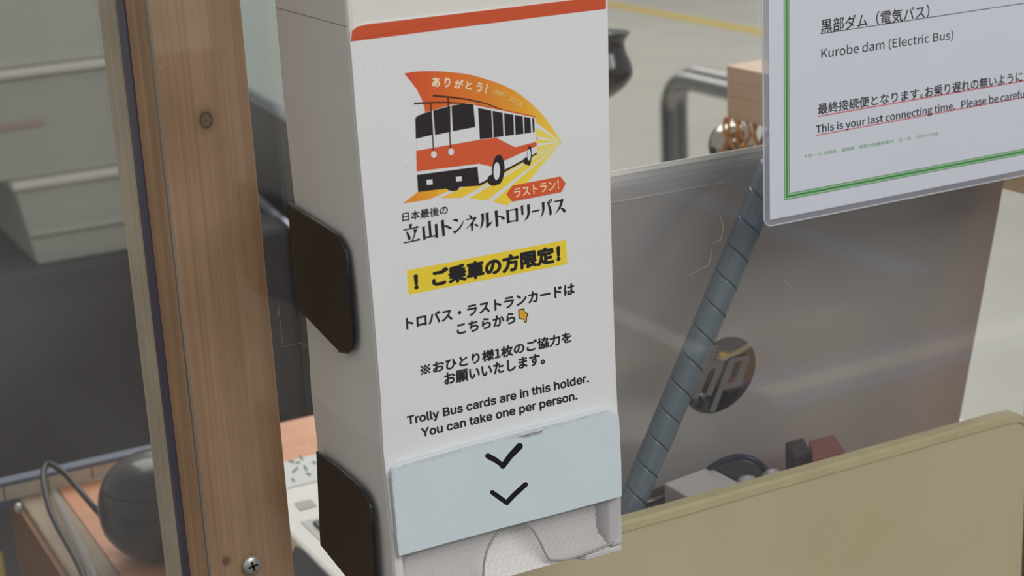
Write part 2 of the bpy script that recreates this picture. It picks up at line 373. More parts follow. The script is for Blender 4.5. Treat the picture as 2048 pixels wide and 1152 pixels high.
# beige sheet that lets a little of what lies behind shine through
def beige_mat():
    m = bpy.data.materials.new('beige_sheet'); m.use_nodes = True; N, L = nt(m); b = N['Principled BSDF']
    b.inputs['Roughness'].default_value = 0.22; b.inputs['Alpha'].default_value = 0.93
    geo = N.new('ShaderNodeNewGeometry'); n = N.new('ShaderNodeTexNoise'); n.inputs['Scale'].default_value = 9; n.inputs['Detail'].default_value = 4; L.new(geo.outputs['Position'], n.inputs['Vector'])
    cr = N.new('ShaderNodeValToRGB'); cr.color_ramp.elements[0].position = 0.3; cr.color_ramp.elements[1].position = 0.7
    cr.color_ramp.elements[0].color = srgb(220, 204, 166); cr.color_ramp.elements[1].color = srgb(228, 214, 180)
    L.new(n.outputs['Fac'], cr.inputs[0]); L.new(cr.outputs[0], b.inputs['Base Color']); return m
M_beige = beige_mat()
M_beige_rim = mat('beige_rim', srgb(216, 204, 160), 0.4, noise=0.12, nscale=60)

# ================================================================== setting
tag(box('floor', -6, 0.3, -0.05, 12, 16, 0.0, M_floor), kind='structure')
tag(box('wall_back', -6, 15.9, 0.0, 12, 16.0, 4.0, M_wall), kind='structure')
tag(box('trim_1', -6, -9, -0.05, 12, 0.3, 0.0, M_hall, origin=(0, -2, 0)), kind='structure')

# yellow floor tape on the staff side
a = onZ(1215, 8, 0); b_ = onZ(1530, 66, 0); d = (b_ - a).normalized(); n_ = Vector((-d.y, d.x, 0)) * 0.055
A = a - d * 3 + Vector((0, 0, 0.001)); B = b_ + d * 3 + Vector((0, 0, 0.001))
tag(slab('floor_tape', [A - n_, B - n_, B + n_, A + n_], (0, 0, 0.002), M_yellow, origin=a), 'yellow line of tape on the pale floor behind the steel handrail', 'floor tape')
# lines marked on the hall floor in front of the counter
def floor_line(p, q, wdt, label, m=M_white_line, name='floor_tape', z=0.001):
    p, q = Vector((p[0], p[1], z)), Vector((q[0], q[1], z)); dd = (q - p).normalized(); nn = Vector((-dd.y, dd.x, 0)) * wdt / 2
    return tag(slab(name, [p - nn, q - nn, q + nn, p + nn], (0, 0, 0.002), m, origin=p), label, 'floor tape')
floor_line((3.30, -4.6), (3.30, -2.95), 0.14, 'blue tape line on the hall floor, mirrored faintly across the upper laptop lid', M_blue_line)
floor_line((2.31, -2.40), (4.6, -2.43), 0.22, 'blue backing of the white tape line on the hall floor', M_blue_line)
floor_line((2.33, -2.40), (4.6, -2.43), 0.08, 'white tape line on the hall floor, mirrored below the laptop emblem', M_white_line, z=0.004)
floor_line((2.38, -4.2), (2.38, -2.75), 0.07, 'white tape line on the hall floor, mirrored left of the grey wrapped tube', M_white_line)

# ================================================================== timber frame
PX0, PX1 = 0.2046, 0.2478
post = thing('wooden_post', ((PX0 + PX1) / 2, 0.13, 0.6), 'brown wooden post with a screw, left of the card dispenser', 'post')
ZT, ZB = 2.0, 0.6
box('front_board', PX0, 0.092, ZB, PX1, 0.1246, ZT, M_post, post, bevel=0.0008)
box('back_board', PX0, 0.1386, ZB, PX1, 0.173, ZT, wood_mat('weathered_wood', srgb(218, 204, 174), srgb(238, 226, 200), grime=0.25), post, bevel=0.0008)
box('slot', PX0 - 0.0006, 0.1248, ZB, PX1, 0.1384, ZT, M_slot, post)
rpost = thing('wooden_post', (0.80, 0.12, 0.6), 'wooden post at the right edge of the picture beside the beige sheet', 'post')
rx = onY(2046, 850, 0.150).x
box('upright', rx, 0.0965, ZB, rx + 0.07, 0.150, ZT, M_rpost, rpost, bevel=0.001)
BX = 0.82
bz1 = onX(1452, 130, BX); bz0 = onX(1452, 235, BX)
beam = thing('wooden_beam', (BX + 0.02, 0.3, bz0.z), 'pale wooden crossbeam end above the laptop, behind the laminated sign', 'beam')
box('beam_body', BX, 0.150, bz0.z, BX + 0.04, bz1.y, bz1.z, M_beam, beam, bevel=0.0015)

# panes
def pane(name, x0, x1, y0, y1, z0, z1, m, label):
    t = thing(name, ((x0 + x1) / 2, (y0 + y1) / 2, z0), label, 'screen')
    box('sheet', x0, y0, z0, x1, y1, z1, m, t)
    return t
pr = pane('acrylic_screen', PX0 + 0.0002, 0.9, 0.088, 0.0915, 0.75, 1.95, M_pane, 'clear acrylic screen screwed to the front of the wooden posts, behind the dispenser')
box('left_edge', PX0 - 0.0003, 0.0882, 0.75, PX0 + 0.0009, 0.0914, 1.95, M_edge, pr)
pl_ = pane('acrylic_screen', -0.45, PX0 - 0.0004, 0.1300, 0.1335, 0.75, 1.95, M_pane2, 'dusty clear acrylic screen slotted into the left side of the wooden post')
# fine scratches in the front screen
sc_pts = [[(556, 604), (560, 640), (566, 694), (600, 686), (616, 692)], [(553, 632), (557, 622)], [(1440, 430), (1447, 452), (1442, 480), (1424, 486)],
          [(1421, 520), (1424, 500), (1418, 530), (1378, 550)], [(1568, 560), (1582, 575)], [(318, 140), (326, 130)]]
PNL, PNF = [], []
for pts in sc_pts:
    o2 = stroke2d(pts, 1.0, cap=False); n = len(PNL); PNL += [onY(p.x, p.y, 0.0879) for p in o2]
    k = len(pts)
    PNF += [(n + i, n + i + 1, n + 2 * k - 2 - i, n + 2 * k - 1 - i) for i in range(k - 1)]
tag(obj('scratch_marks', PNL, PNF, mix_clear('scratch_white', srgb(220, 222, 228), 0.3), pr), kind='stuff')

# screw through the screen into the post
sc = onY(505, 1131, 0.0872)
scr = thing('screw', sc, 'steel cross-head screw low on the brown wooden post', 'screw')
lathe('screw_head', [(0.0046, 0.0), (0.0046, 0.0004), (0.0038, 0.0013), (0.0015, 0.0018), (0, 0.0018)], (sc.x, 0.088, sc.z), M_screw, scr, axis=Vector((0, -1, 0)))
for (dx, dz) in ((0.0024, 0.0005), (-0.0005, 0.0024)):
    c = Vector((sc.x, 0.0861, sc.z)); dv = Vector((dx, 0, dz)); nn = Vector((-dz, 0, dx)).normalized() * 0.0005
    slab('cross_recess', [c - dv - nn, c + dv - nn, c + dv + nn, c - dv + nn], (0, -0.0002, 0), M_dark, scr)

# ================================================================== beige sheet behind the screen
bp = lambda x, y: onY(x, y, 0.108)
z_top = 0.5 * (bp(1245, 1060).z + bp(1900, 872).z)
bx1 = bp(2036, 845).x + 0.012
beige = thing('beige_sheet', (0.55, 0.108, 0.8), 'beige plastic sheet standing behind the clear screen at lower right', 'panel')
xs0 = 0.30; rr = 0.035
tp = []
pts = [(xs0, 0.85), (bx1, 0.85)]
zr = z_top + 0.0
outline = [Vector((xs0, 0.112, 0.8)), Vector((bx1, 0.112, 0.8))]
outline += [Vector((bx1, 0.112, zr - 0.010)), Vector((bx1 - 0.003, 0.112, zr - 0.004)), Vector((bx1 - 0.008, 0.112, zr - 0.001)), Vector((bx1 - 0.02, 0.112, zr))]
outline += [Vector((xs0, 0.112, zr))]
slab('sheet', outline, (0, 0.007, 0), M_beige, beige)
rim = [(v.x, v.z) for v in outline[2:]]
V, Fc = [], []
for (x, z) in rim:
    V += [(x, 0.1105, z - 0.0035), (x, 0.1105, z + 0.0006), (x, 0.1135, z + 0.0014), (x, 0.1215, z + 0.0012), (x, 0.1215, z - 0.003)]
for i in range(len(rim) - 1):
    for j in range(5): Fc.append((i * 5 + j, i * 5 + (j + 1) % 5, (i + 1) * 5 + (j + 1) % 5, (i + 1) * 5 + j))
Fc += [(0, 1, 2, 3, 4), tuple(range(len(V) - 1, len(V) - 6, -1))]
obj('rim', V, Fc, M_beige_rim, beige)

# ================================================================== desk
DZ = 0.97
dl = 0.218; dfar = 0.682
desk = thing('desk', (0.55, 0.4, 0.0), 'orange laminate desk behind the screen, carrying the laptop', 'desk')
dxr = 0.912
multi_box('desktop', [(dl + 0.029, 0.176, DZ - 0.025, dxr, dfar, DZ), (PX1 + 0.01, 0.122, DZ - 0.025, bx1 - 0.01, 0.1765, DZ)], M_desk, desk)
# the end of the desk slants a little
eA, eB = onZ(85, 985, DZ), onZ(235, 1152, DZ); 
box('edge_strip', dl - 0.002, 0.176, DZ - 0.03, dl + 0.029, dfar, DZ, M_trim, desk, bevel=0.002)
box('side_panel', dl - 0.006, 0.176, 0.0, dl - 0.002, dfar - 0.01, DZ - 0.004, M_trim_dark, desk)
box('right_trim', dxr, 0.176, DZ - 0.02, dxr + 0.006, dfar, DZ + 0.003, mat('white_trim', srgb(230, 228, 222), 0.3), desk, bevel=0.001)
for (x, y) in ((dl + 0.05, 0.21), (dl + 0.05, dfar - 0.05), (dxr - 0.05, 0.21), (dxr - 0.05, dfar - 0.05)):
    box('leg', x - 0.02, y - 0.02, 0.0, x + 0.02, y + 0.02, DZ - 0.025, M_trim_dark, desk)
bs = onX(42, 1015, dl - 0.006)
lathe('bolt', [(0.004, 0), (0.004, 0.003), (0.002, 0.005), (0, 0.005)], (dl - 0.006, bs.y, bs.z), M_screw, desk, axis=Vector((-1, 0, 0)))

# strip along the back edge of the desk
rl = thing('edge_rail', (0.2, 0.70, DZ), 'beige metal rail with blue edges along the back of the desk', 'rail')
ra = onY(0, 985, 0.655)
box('rail_face', -0.1, 0.650, ra.z - 0.0065, 0.355, 0.660, ra.z + 0.0065, M_rail, rl, bevel=0.001)
box('blue_edge', -0.1, 0.649, ra.z + 0.0065, 0.355, 0.661, ra.z + 0.0095, M_blue_edge, rl)
box('blue_edge', -0.1, 0.649, ra.z - 0.0105, 0.355, 0.661, ra.z - 0.0065, M_blue_edge, rl)
for x in (0.205, 0.24, 0.275, 0.30, 0.315, 0.332):
    box('tick_mark', x, 0.6495, ra.z - 0.0055, x + 0.0006, 0.6505, ra.z + 0.0055, M_key, rl)
for x in (0.255, 0.33): box('bracket', x, 0.652, DZ, x + 0.012, 0.658, ra.z - 0.0105, M_rail, rl)

# dark round speaker with its looping cable
sc0 = onZ(322, 1122, DZ); cdist = (sc0 - CAM).length
r_s = 118 / F_PX * cdist * 1.0
cy_ = sc0 + Vector((0.006, 0.012, 0)); 
spk = thing('round_speaker', (cy_.x, cy_.y, DZ), 'rounded dark grey speaker on the orange desk, half hidden by the post', 'speaker')
prof = [(r_s * 0.30, 0.0), (r_s * 0.45, r_s * 0.04), (r_s * 0.72, r_s * 0.22), (r_s * 0.93, r_s * 0.55), (r_s * 0.97, r_s * 0.92), (r_s * 0.90, r_s * 1.25), (r_s * 0.72, r_s * 1.52), (r_s * 0.45, r_s * 1.68), (r_s * 0.2, r_s * 1.74), (0, r_s * 1.75)]
lathe('shell', smooth_path([Vector((a, b, 0)) for a, b in prof], 3) and [(max(p.x, 0), p.y) for p in smooth_path([Vector((a, b, 0)) for a, b in prof], 3)], (cy_.x, cy_.y, DZ + 0.0006), M_speaker, spk)
lathe('band', [(r_s * 0.86, r_s * 1.29), (r_s * 0.885, r_s * 1.30), (r_s * 0.84, r_s * 1.37), (r_s * 0.80, r_s * 1.38)], (cy_.x, cy_.y, DZ), M_key, spk)
def cz(px, py, z): return onZ(px, py, z)
cab = [cz(238, 1072, DZ + 0.010), cz(215, 1045, DZ + 0.016), cz(180, 1005, DZ + 0.028), cz(140, 958, DZ + 0.036), cz(118, 938, DZ + 0.040), cz(97, 928, DZ + 0.040), cz(87, 945, DZ + 0.038),
       cz(90, 980, DZ + 0.034), cz(104, 1030, DZ + 0.026), cz(130, 1080, DZ + 0.018), cz(158, 1130, DZ + 0.012), cz(175, 1175, DZ + 0.008)]
tube('cable', smooth_path(cab, 6), 0.0023, M_cable, spk)
lb = onZ(192, 957, DZ)
obj('desk_label', boxv(lb.x - 0.006, lb.y - 0.004, DZ, lb.x + 0.014, lb.y + 0.004, DZ + 0.0012), BOXF, M_silverbox, None, (lb.x, lb.y, DZ))
tag(bpy.data.objects['desk_label'], 'small silver label plate on the desk left of the speaker', 'label plate')
# clear sleeve lying on the desk edge
cs = [onZ(p[0], p[1], DZ + 0.0045) for p in ((108, 985), (135, 1040), (165, 1100), (195, 1165))]
tag(tube('clear_hose', smooth_path(cs, 4), 0.0032, mix_clear('clear_hose', srgb(190, 188, 190), 0.35, 0.1)), 'clear plastic hose lying beside the speaker cable on the desk', 'hose')

# ================================================================== laptop
XR = 0.78
pa = onX(2010, 370, XR); pb = onX(1920, 850, XR); KL = (pb.y - pa.y) / (pb.z - pa.z)
def onL(px, py, off=0.0):
    d = ray(px, py); t = (pa.y + KL * (CAM.z - pa.z) - off - CAM.y) / (d.y - KL * d.z); return CAM + d * t
lc = onL(1440, 750); ltop = onL(1530, 301)
HW = XR - lc.x; vup = Vector((0, KL, 1)).normalized(); nrmL = Vector((0, -1, KL)).normalized()   # nrmL faces the hall
HT = (ltop - Vector((ltop.x, lc.y, lc.z))).length
lap = thing('laptop', (lc.x, 0.3, DZ), 'open silver laptop with a round mirrored emblem, its lid facing the screen', 'laptop')
def lp(u, v, w=0.0): return Vector((lc.x, lc.y, lc.z)) + Vector((1, 0, 0)) * u + vup * v + nrmL * w
hb = (lc.z - DZ - 0.004) / vup.z
# lid: a shell whose long edges roll over
prof = [(-hb, 0.0), (HT - 0.020, 0.0), (HT - 0.016, -0.0002), (HT - 0.012, -0.0007), (HT - 0.008, -0.0016), (HT - 0.005, -0.0028), (HT - 0.002, -0.0045), (HT, -0.0065), (HT - 0.0005, -0.0085), (-hb, -0.0085)]
V, Fc = [], []
us = [-HW, -HW + 0.002, HW - 0.002, HW]
for u in us:
    ins = 0.0012 if u in (us[0], us[-1]) else 0
    for (v, w_) in prof: V.append(lp(u, v - (ins if v > 0 else 0), w_ - (ins if w_ > -0.005 else -ins)))
n = len(prof)
for i in range(len(us) - 1):
    for j in range(n): Fc.append((i * n + j, i * n + (j + 1) % n, (i + 1) * n + (j + 1) % n, (i + 1) * n + j))
Fc += [tuple(range(n)), tuple(range(4 * n - 1, 3 * n - 1, -1))]
lid = obj('lid', V, Fc, M_lid, lap)
t0 = onL(1225, 405); vstrip = (t0 - Vector((t0.x, lc.y, lc.z))).dot(vup)
slab('lid_rim', [lp(-HW + 0.001, HT - 0.0018, -0.0044), lp(HW - 0.001, HT - 0.0018, -0.0044), lp(HW - 0.001, HT + 0.0004, -0.0066), lp(-HW + 0.001, HT + 0.0004, -0.0066)], nrmL * 0.0004, M_lid_edge, lap)
slab('lid_seam', [lp(-HW + 0.002, vstrip - 0.0004, 0.0001), lp(0.001 + (onL(1465, 350).x - lc.x), vstrip - 0.0004, 0.0001), lp(0.001 + (onL(1465, 350).x - lc.x), vstrip + 0.0003, 0.0001), lp(-HW + 0.002, vstrip + 0.0003, 0.0001)], nrmL * 0.0003, M_silverbox, lap)
slab('screen', [lp(-HW + 0.012, -hb + 0.02, -0.0086), lp(HW - 0.012, -hb + 0.02, -0.0086), lp(HW - 0.012, HT - 0.014, -0.0086), lp(-HW + 0.012, HT - 0.014, -0.0086)], nrmL * -0.0005, M_key, lap)
# base
yb = lp(0, -hb).y + 0.004
bdepth = onZ(640, 903, DZ + 0.022).y - yb
base = box('base', lc.x - HW + 0.004, yb, DZ + 0.003, lc.x + HW - 0.004, yb + bdepth, DZ + 0.020, M_base, lap, bevel=0.003)
for (ku, kv) in [(u, v) for v in range(5) for u in range(14)]:
    pass
x0 = lc.x - HW; BZ = DZ + 0.020
kx0 = onZ(623, 1047, BZ).x
ky = onZ(640, 1050, BZ).y
obj('keyboard_well', boxv(kx0 - 0.006, yb + 0.03, BZ, lc.x + HW - 0.03, ky + 0.012, BZ + 0.0006), BOXF, mat('well_silver', srgb(200, 200, 196), 0.4), lap, bevel=0.0003)
for r_ in range(6):
    for c_ in range(15):
        kx = kx0 + 0.0 + c_ * 0.0235; kyy = ky + 0.004 - r_ * 0.0215
        obj('key', boxv(kx, kyy - 0.018, BZ + 0.0006, kx + 0.020, kyy, BZ + 0.0026), BOXF, M_key, base, bevel=0.0008) if kx + 0.02 < lc.x + HW - 0.03 and kyy - 0.018 > yb + 0.03 else None
# stickers on the palm rest left corner
s0 = onZ(575, 925, BZ); s1 = onZ(640, 905, BZ); 
slab('printed_sticker', [onZ(566, 926, BZ), onZ(660, 903, BZ), onZ(668, 955, BZ), onZ(574, 978, BZ)], (0, 0, 0.0006), mat('sticker_white', srgb(222, 226, 224), 0.5), base)
mk = bpy.data.materials.get('soft_black_ink'); M_smudge = mat('grey_print', srgb(110, 114, 114), 0.5)
for (x, y, w2, a_) in ((583, 923, 12, 0.2), (602, 915, 11, 1.0), (590, 940, 16, -0.8), (611, 936, 12, 1.1), (617, 948, 10, 0.4), (586, 960, 9, 0.9), (628, 925, 9, 0.5), (596, 925, 8, -0.3)):
    dv = Vector((math.cos(a_), math.sin(a_))) * w2 / 2; q = stroke2d([(x - dv.x, y - dv.y), (x + dv.x, y + dv.y)], 4.5, cap=False)
    flat('printed_mark', [[onZ(p.x, p.y, BZ + 0.0008) for p in q]], M_smudge, base)
slab('grey_sticker', [onZ(588, 1007, BZ), onZ(622, 999, BZ), onZ(634, 1013, BZ), onZ(600, 1022, BZ)], (0, 0, 0.0005), mat('sticker_grey', srgb(180, 180, 176), 0.5), base)
# emblem
R_E = 0.5 * abs(onL(1510, 735).x - onL(1369, 765).x)
DOME = 0.0018
disc = [lp(R_E * math.cos(t), R_E * math.sin(t) , 0.0002) for t in [2 * math.pi * i / 48 for i in range(48)]]
M_mir = mat('emblem_mirror', srgb(190, 188, 185), 0.06, metal=1.0)
emb = slab('emblem', disc, nrmL * 0.0003, M_mir, lap)
dV, dF = [], []
for i in range(9):
    rr0 = R_E * (1 - i / 8.0)
    for j in range(48):
        t = 2 * math.pi * j / 48; dV.append(lp(rr0 * math.cos(t) if i < 8 else 0.00001 * math.cos(t), rr0 * math.sin(t) if i < 8 else 0.00001 * math.sin(t), 0.0005 + DOME * (1 - (rr0 / R_E) ** 2)))
for i in range(8):
    for j in range(48): dF.append((i * 48 + j, i * 48 + (j + 1) % 48, (i + 1) * 48 + (j + 1) % 48, (i + 1) * 48 + j))
obj('emblem_dome', dV, dF, M_mir, emb, smooth=True)
def EL(x, y): return onL(1380 + x / 5.2375, 640 + y / 5.2375, 0.0026)
M_let = mat('emblem_letter', srgb(132, 129, 127), 0.35, metal=0.2)
h_ = [(18, 825), (85, 825), (196, 545), (240, 505), (268, 515), (262, 540), (160, 785), (222, 795), (345, 495), (352, 445), (325, 420), (240, 424), (305, 262), (244, 262)]
p_ = [(205, 960), (265, 962), (345, 735), (490, 705), (540, 668), (626, 400), (612, 366), (430, 398), (402, 436)]
flat('emblem_letter', [[EL(*q) for q in h_]], M_let, emb)
flat('emblem_letter', [[EL(*q) for q in p_]], M_let, emb)
flat('letter_counter', [[onL(1380 + x / 5.2375, 640 + y / 5.2375, 0.0029) for x, y in [(398, 662), (462, 650), (548, 428), (482, 436)]]], bpy.data.materials['emblem_mirror'], emb)

# yellow floor strip added out of view for the emblem to mirror
def mirror_hit(px, py):
    q = onL(px, py); d = ray(px, py); r_ = d - 2 * d.dot(nrmL) * nrmL; return q, r_
q = onL(1462, 705); sl = 2 * DOME * (q - Vector((lc.x, lc.y, lc.z))).dot(vup) / R_E ** 2
nd = (nrmL + vup * sl).normalized(); r_ = ray(1462, 705); r_ = r_ - 2 * r_.dot(nd) * nd; hit = q + r_ * ((0.003 - q.z) / r_.z)
fl1 = hit
floor_line((hit.x - 0.05, hit.y - 0.12), (hit.x + 0.05, hit.y + 0.1), 0.10, 'yellow strip added unseen on the hall floor for the laptop emblem to reflect', mat('bright_yellow', srgb(240, 190, 40), 0.5), z=0.004)

# ================================================================== spiral wrapped cable
tA = onY(1561, 300, 0.135); tB = onY(1240, 1062, 0.140)
ax = (tB - tA); Lt = ax.length; ax.normalize(); tA = tA - ax * 0.12; Lt += 0.15
ref = Vector((0, -1, 0)); u1 = (ref - ax * ref.dot(ax)).normalized(); u2 = ax.cross(u1)
RT = 0.0082
NA, NL = 56, 1500; pitch = 0.0168
V, Fc = [], []
for i in range(NL + 1):
    s = Lt * i / NL
    for j in range(NA):
        th = 2 * math.pi * j / NA
        ph = (s / pitch + th / (2 * math.pi)) % 1.0; e = min(ph, 1 - ph) * pitch
        r = RT - 0.0022 * max(0, 1 - e / 0.00045)
        V.append(tA + ax * s + (u1 * math.cos(th) + u2 * math.sin(th)) * r)
for i in range(NL):
    for j in range(NA): Fc.append((i * NA + j, i * NA + (j + 1) % NA, (i + 1) * NA + (j + 1) % NA, (i + 1) * NA + j))
Fc += [tuple(range(NA)), tuple(range(NL * NA, (NL + 1) * NA))]
tb = obj('wrapped_cable', V, Fc, M_tube, None, tA, smooth=True)
tag(tb, 'glossy grey spiral-wrapped cable slanting down in front of the laptop lid', 'cable')

# ================================================================== small things between the beige sheet and the laptop
def prism_top(name, top, z, zb, m, label, cat, bevel=0.001):
    pts = [onZ(x, y, z) for x, y in top]; c = sum(pts, Vector()) / len(pts)
    o = slab(name, pts, (0, 0, zb - z), m, None, (c.x, c.y, zb), bevel=bevel); return tag(o, label, cat)
prism_top('silver_box', [(1328, 966), (1418, 933), (1492, 972), (1398, 1006)], 1.080, DZ + 0.001, M_silverbox, 'small silver box between the beige sheet and the laptop lid', 'box')
prism_top('dark_adapter', [(1420, 932), (1470, 916), (1560, 940), (1494, 968)], 1.076, DZ + 0.001, M_cable, 'dark brown adapter right of the small silver box', 'adapter')
prism_top('dark_tray', [(1255, 1000), (1330, 968), (1392, 1002), (1290, 1040)], 1.066, DZ + 0.001, mat('tray_dark', srgb(52, 48, 46), 0.4), 'dark tray left of the small silver box, beside the grey cable', 'tray')
pts = [onZ(x, y, 1.069) for x, y in ((1262, 1012), (1300, 1003), (1340, 990), (1362, 980), (1368, 973))]
tag(tube('steel_rod', smooth_path(pts, 5), 0.0016, M_steel), 'thin bent steel rod lying on the dark tray', 'rod')
pts = [onZ(x, y, z) for x, y, z in ((1418, 938, 1.080), (1440, 924, 1.086), (1470, 914, 1.089), (1498, 916, 1.089), (1518, 926, 1.085), (1530, 940, 1.078))]
tag(tube('navy_cable', smooth_path(pts, 6), 0.0019, M_navy), 'dark navy cable arching over the adapter', 'cable')
prism_top('dark_case', [(1570, 884), (1606, 874), (1622, 900), (1590, 914)], 1.088, DZ + 0.001, mat('case_dark', srgb(60, 50, 52), 0.5), 'dark upright case left of the red case, behind the beige sheet', 'case')
prism_top('red_case', [(1618, 880), (1668, 868), (1690, 900), (1625, 918)], 1.086, DZ + 0.001, M_redbox, 'dull red case behind the beige sheet, right of the dark case', 'case')
for (x, y, lab) in ((1495, 954, 'clear glossy wrapper over the adapter, left one of two'), (1545, 941, 'clear glossy wrapper beside the dark case, right one of two')):
    c = onZ(x, y, 1.080)
    lathe('clear_wrapper', [(0.0075, -0.109), (0.0078, -0.01), (0.0066, -0.003), (0.004, 0.0), (0, 0.001)], c, mat('glossy_wrap', srgb(200, 200, 205), 0.08, metal=0.4), None, n=24, origin=(c.x, c.y, DZ))
    tag(bpy.data.objects[[o.name for o in bpy.data.objects if o.name.startswith('clear_wrapper')][-1]], lab, 'wrapper')

# black power supply left of the laptop base
prism_top('power_supply', [(588, 1086), (612, 1098), (690, 1180), (560, 1180)], DZ + 0.018, DZ + 0.0005, mat('supply_black', srgb(52, 52, 54), 0.75, spec=0.2), 'black power supply beside the white laptop base', 'power supply', 0.003)

# ================================================================== background of the staff side
# steel handrail running away from the counter
zr_ = 0.85
pR = onZ(1470, 188, zr_); pC = onZ(1332, 150, zr_)
hx = 0.5 * (pR.x + pC.x)
hr = thing('handrail', (hx, pC.y, 0), 'double steel handrail with rounded corner behind the laptop', 'handrail')
for xo, yo in ((0.0, 0.0), (0.06, 0.05)):
    y1 = pC.y + yo - 0.02; r = 0.0185; R_ = 0.075
    pts = [Vector((hx + xo, 0.9, 0.0)), Vector((hx + xo, 0.9, zr_ - R_))] + [Vector((hx + xo, 0.9 + R_ - R_ * math.cos(a), zr_ - R_ + R_ * math.sin(a))) for a in [math.pi / 2 * i / 8 for i in range(1, 9)]] + [Vector((hx + xo, y, zr_)) for y in (1.4, 1.9)]
    pts += [Vector((hx + xo, y1 - R_ + R_ * math.sin(a), zr_ - R_ + R_ * math.cos(a))) for a in [math.pi / 2 * i / 8 for i in range(9)]]
    pts += [Vector((hx + xo, y1, z)) for z in (0.6, 0.3, 0.0)]
    tube('rail_tube', pts, r, M_steel, hr, n=20)
    for y in (0.9, y1): lathe('foot_plate', [(0.03, 0.0), (0.03, 0.005), (0.022, 0.008), (0.022, 0.0)], (hx + xo, y, 0.0), M_steel, hr, n=24)

# black flared vase-shaped lamp cup on a stem
vc = onY(1196, 120, 0.80)
lam = thing('black_vase', (vc.x, 0.80, 0.0), 'glossy black flared vase behind the right edge of the dispenser', 'vase')
k = (1.0 / F_PX) * ray(1196, 120).dot(Vector((0, 1, 0))) ** -1 * 1.44 * 0.90
zt = onY(1250, 60, 0.80).z
rr_ = [(0.0268, 0.0), (0.0252, -0.003), (0.0212, -0.010), (0.0222, -0.018), (0.0265, -0.029), (0.0285, -0.038), (0.0265, -0.046), (0.0190, -0.055), (0.0095, -0.062), (0.003, -0.065)]
vx = onY(1252, 58, 0.80).x - 0.0268
rr2 = [(a, b) for a, b in rr_]
path = [(p.x, p.y) for p in smooth_path([Vector((a, b, 0)) for a, b in rr2], 3)]
lathe('vase_body', path, (vx, 0.80, zt), M_vase, lam, n=40)
box('stand', vx - 0.009, 0.797, 0.0, vx - 0.003, 0.803, zt - 0.063, M_key, lam)
lathe('stand_base', [(0.09, 0), (0.09, 0.01), (0.01, 0.015), (0, 0.015)], (vx, 0.80, 0.0), M_key, lam, n=24)

# chrome bell hanging from the beam by amber bands
ball_c = onX(1452, 283, BX + 0.018); ball_c = Vector((BX + 0.018, bz1.y - 0.022, 0))
by = bz1.y - 0.02
bc = onX(1463, 290, BX + 0.016)
bell = thing('chrome_bell', bc, 'round chrome bell hanging under the end of the wooden beam', 'bell')
rb_ = 0.0205
prof = [(rb_ * math.sin(t), rb_ * math.cos(t)) for t in [math.pi * i / 20 for i in range(21)]]
lathe('bell_ball', prof, bc, M_ball, bell, n=32, origin=bc)
tube('bell_ring', [bc + Vector((0.005 * math.cos(a), 0, 0.022 + 0.004 * math.sin(a))) for a in [2 * math.pi * i / 16 for i in range(17)]], 0.0010, M_ball, bell, n=8)
bc2 = bc + Vector((0.006, -0.065, 0.004))
bell2 = thing('chrome_bell', bc2, 'chrome bell partly hidden by the laminated sign edge', 'bell')
lathe('bell_ball', [(r_ * 1.1, h * 1.1) for r_, h in prof], bc2, M_ball, bell2, n=32, origin=bc2)
ribbons = [((1452, 234), (1448, 262), (1470, 300)), ((1458, 236), (1456, 270), (1444, 302)), ((1470, 240), (1482, 270), (1500, 305)), ((1480, 238), (1474, 275), (1490, 310)), ((1492, 240), (1500, 270), (1478, 308)), ((1505, 242), (1512, 280), (1520, 310)), ((1515, 245), (1508, 275), (1530, 305))]
for i, rbn in enumerate(ribbons):
    pts = [onX(x, y, BX + (0.004 if j < 1 else 0.0) - 0.004 + 0.0008 * i) for j, (x, y) in enumerate(rbn)]
    V, Fc = tube_data(smooth_path(pts, 6), 0.0015, 8)
    o = obj('amber_band', V, Fc, M_amber, None, pts[0], smooth=True)
    tag(o, 'amber rubber band hanging in a tangle from the end of the wooden beam', 'rubber band', 'amber rubber bands under the beam')

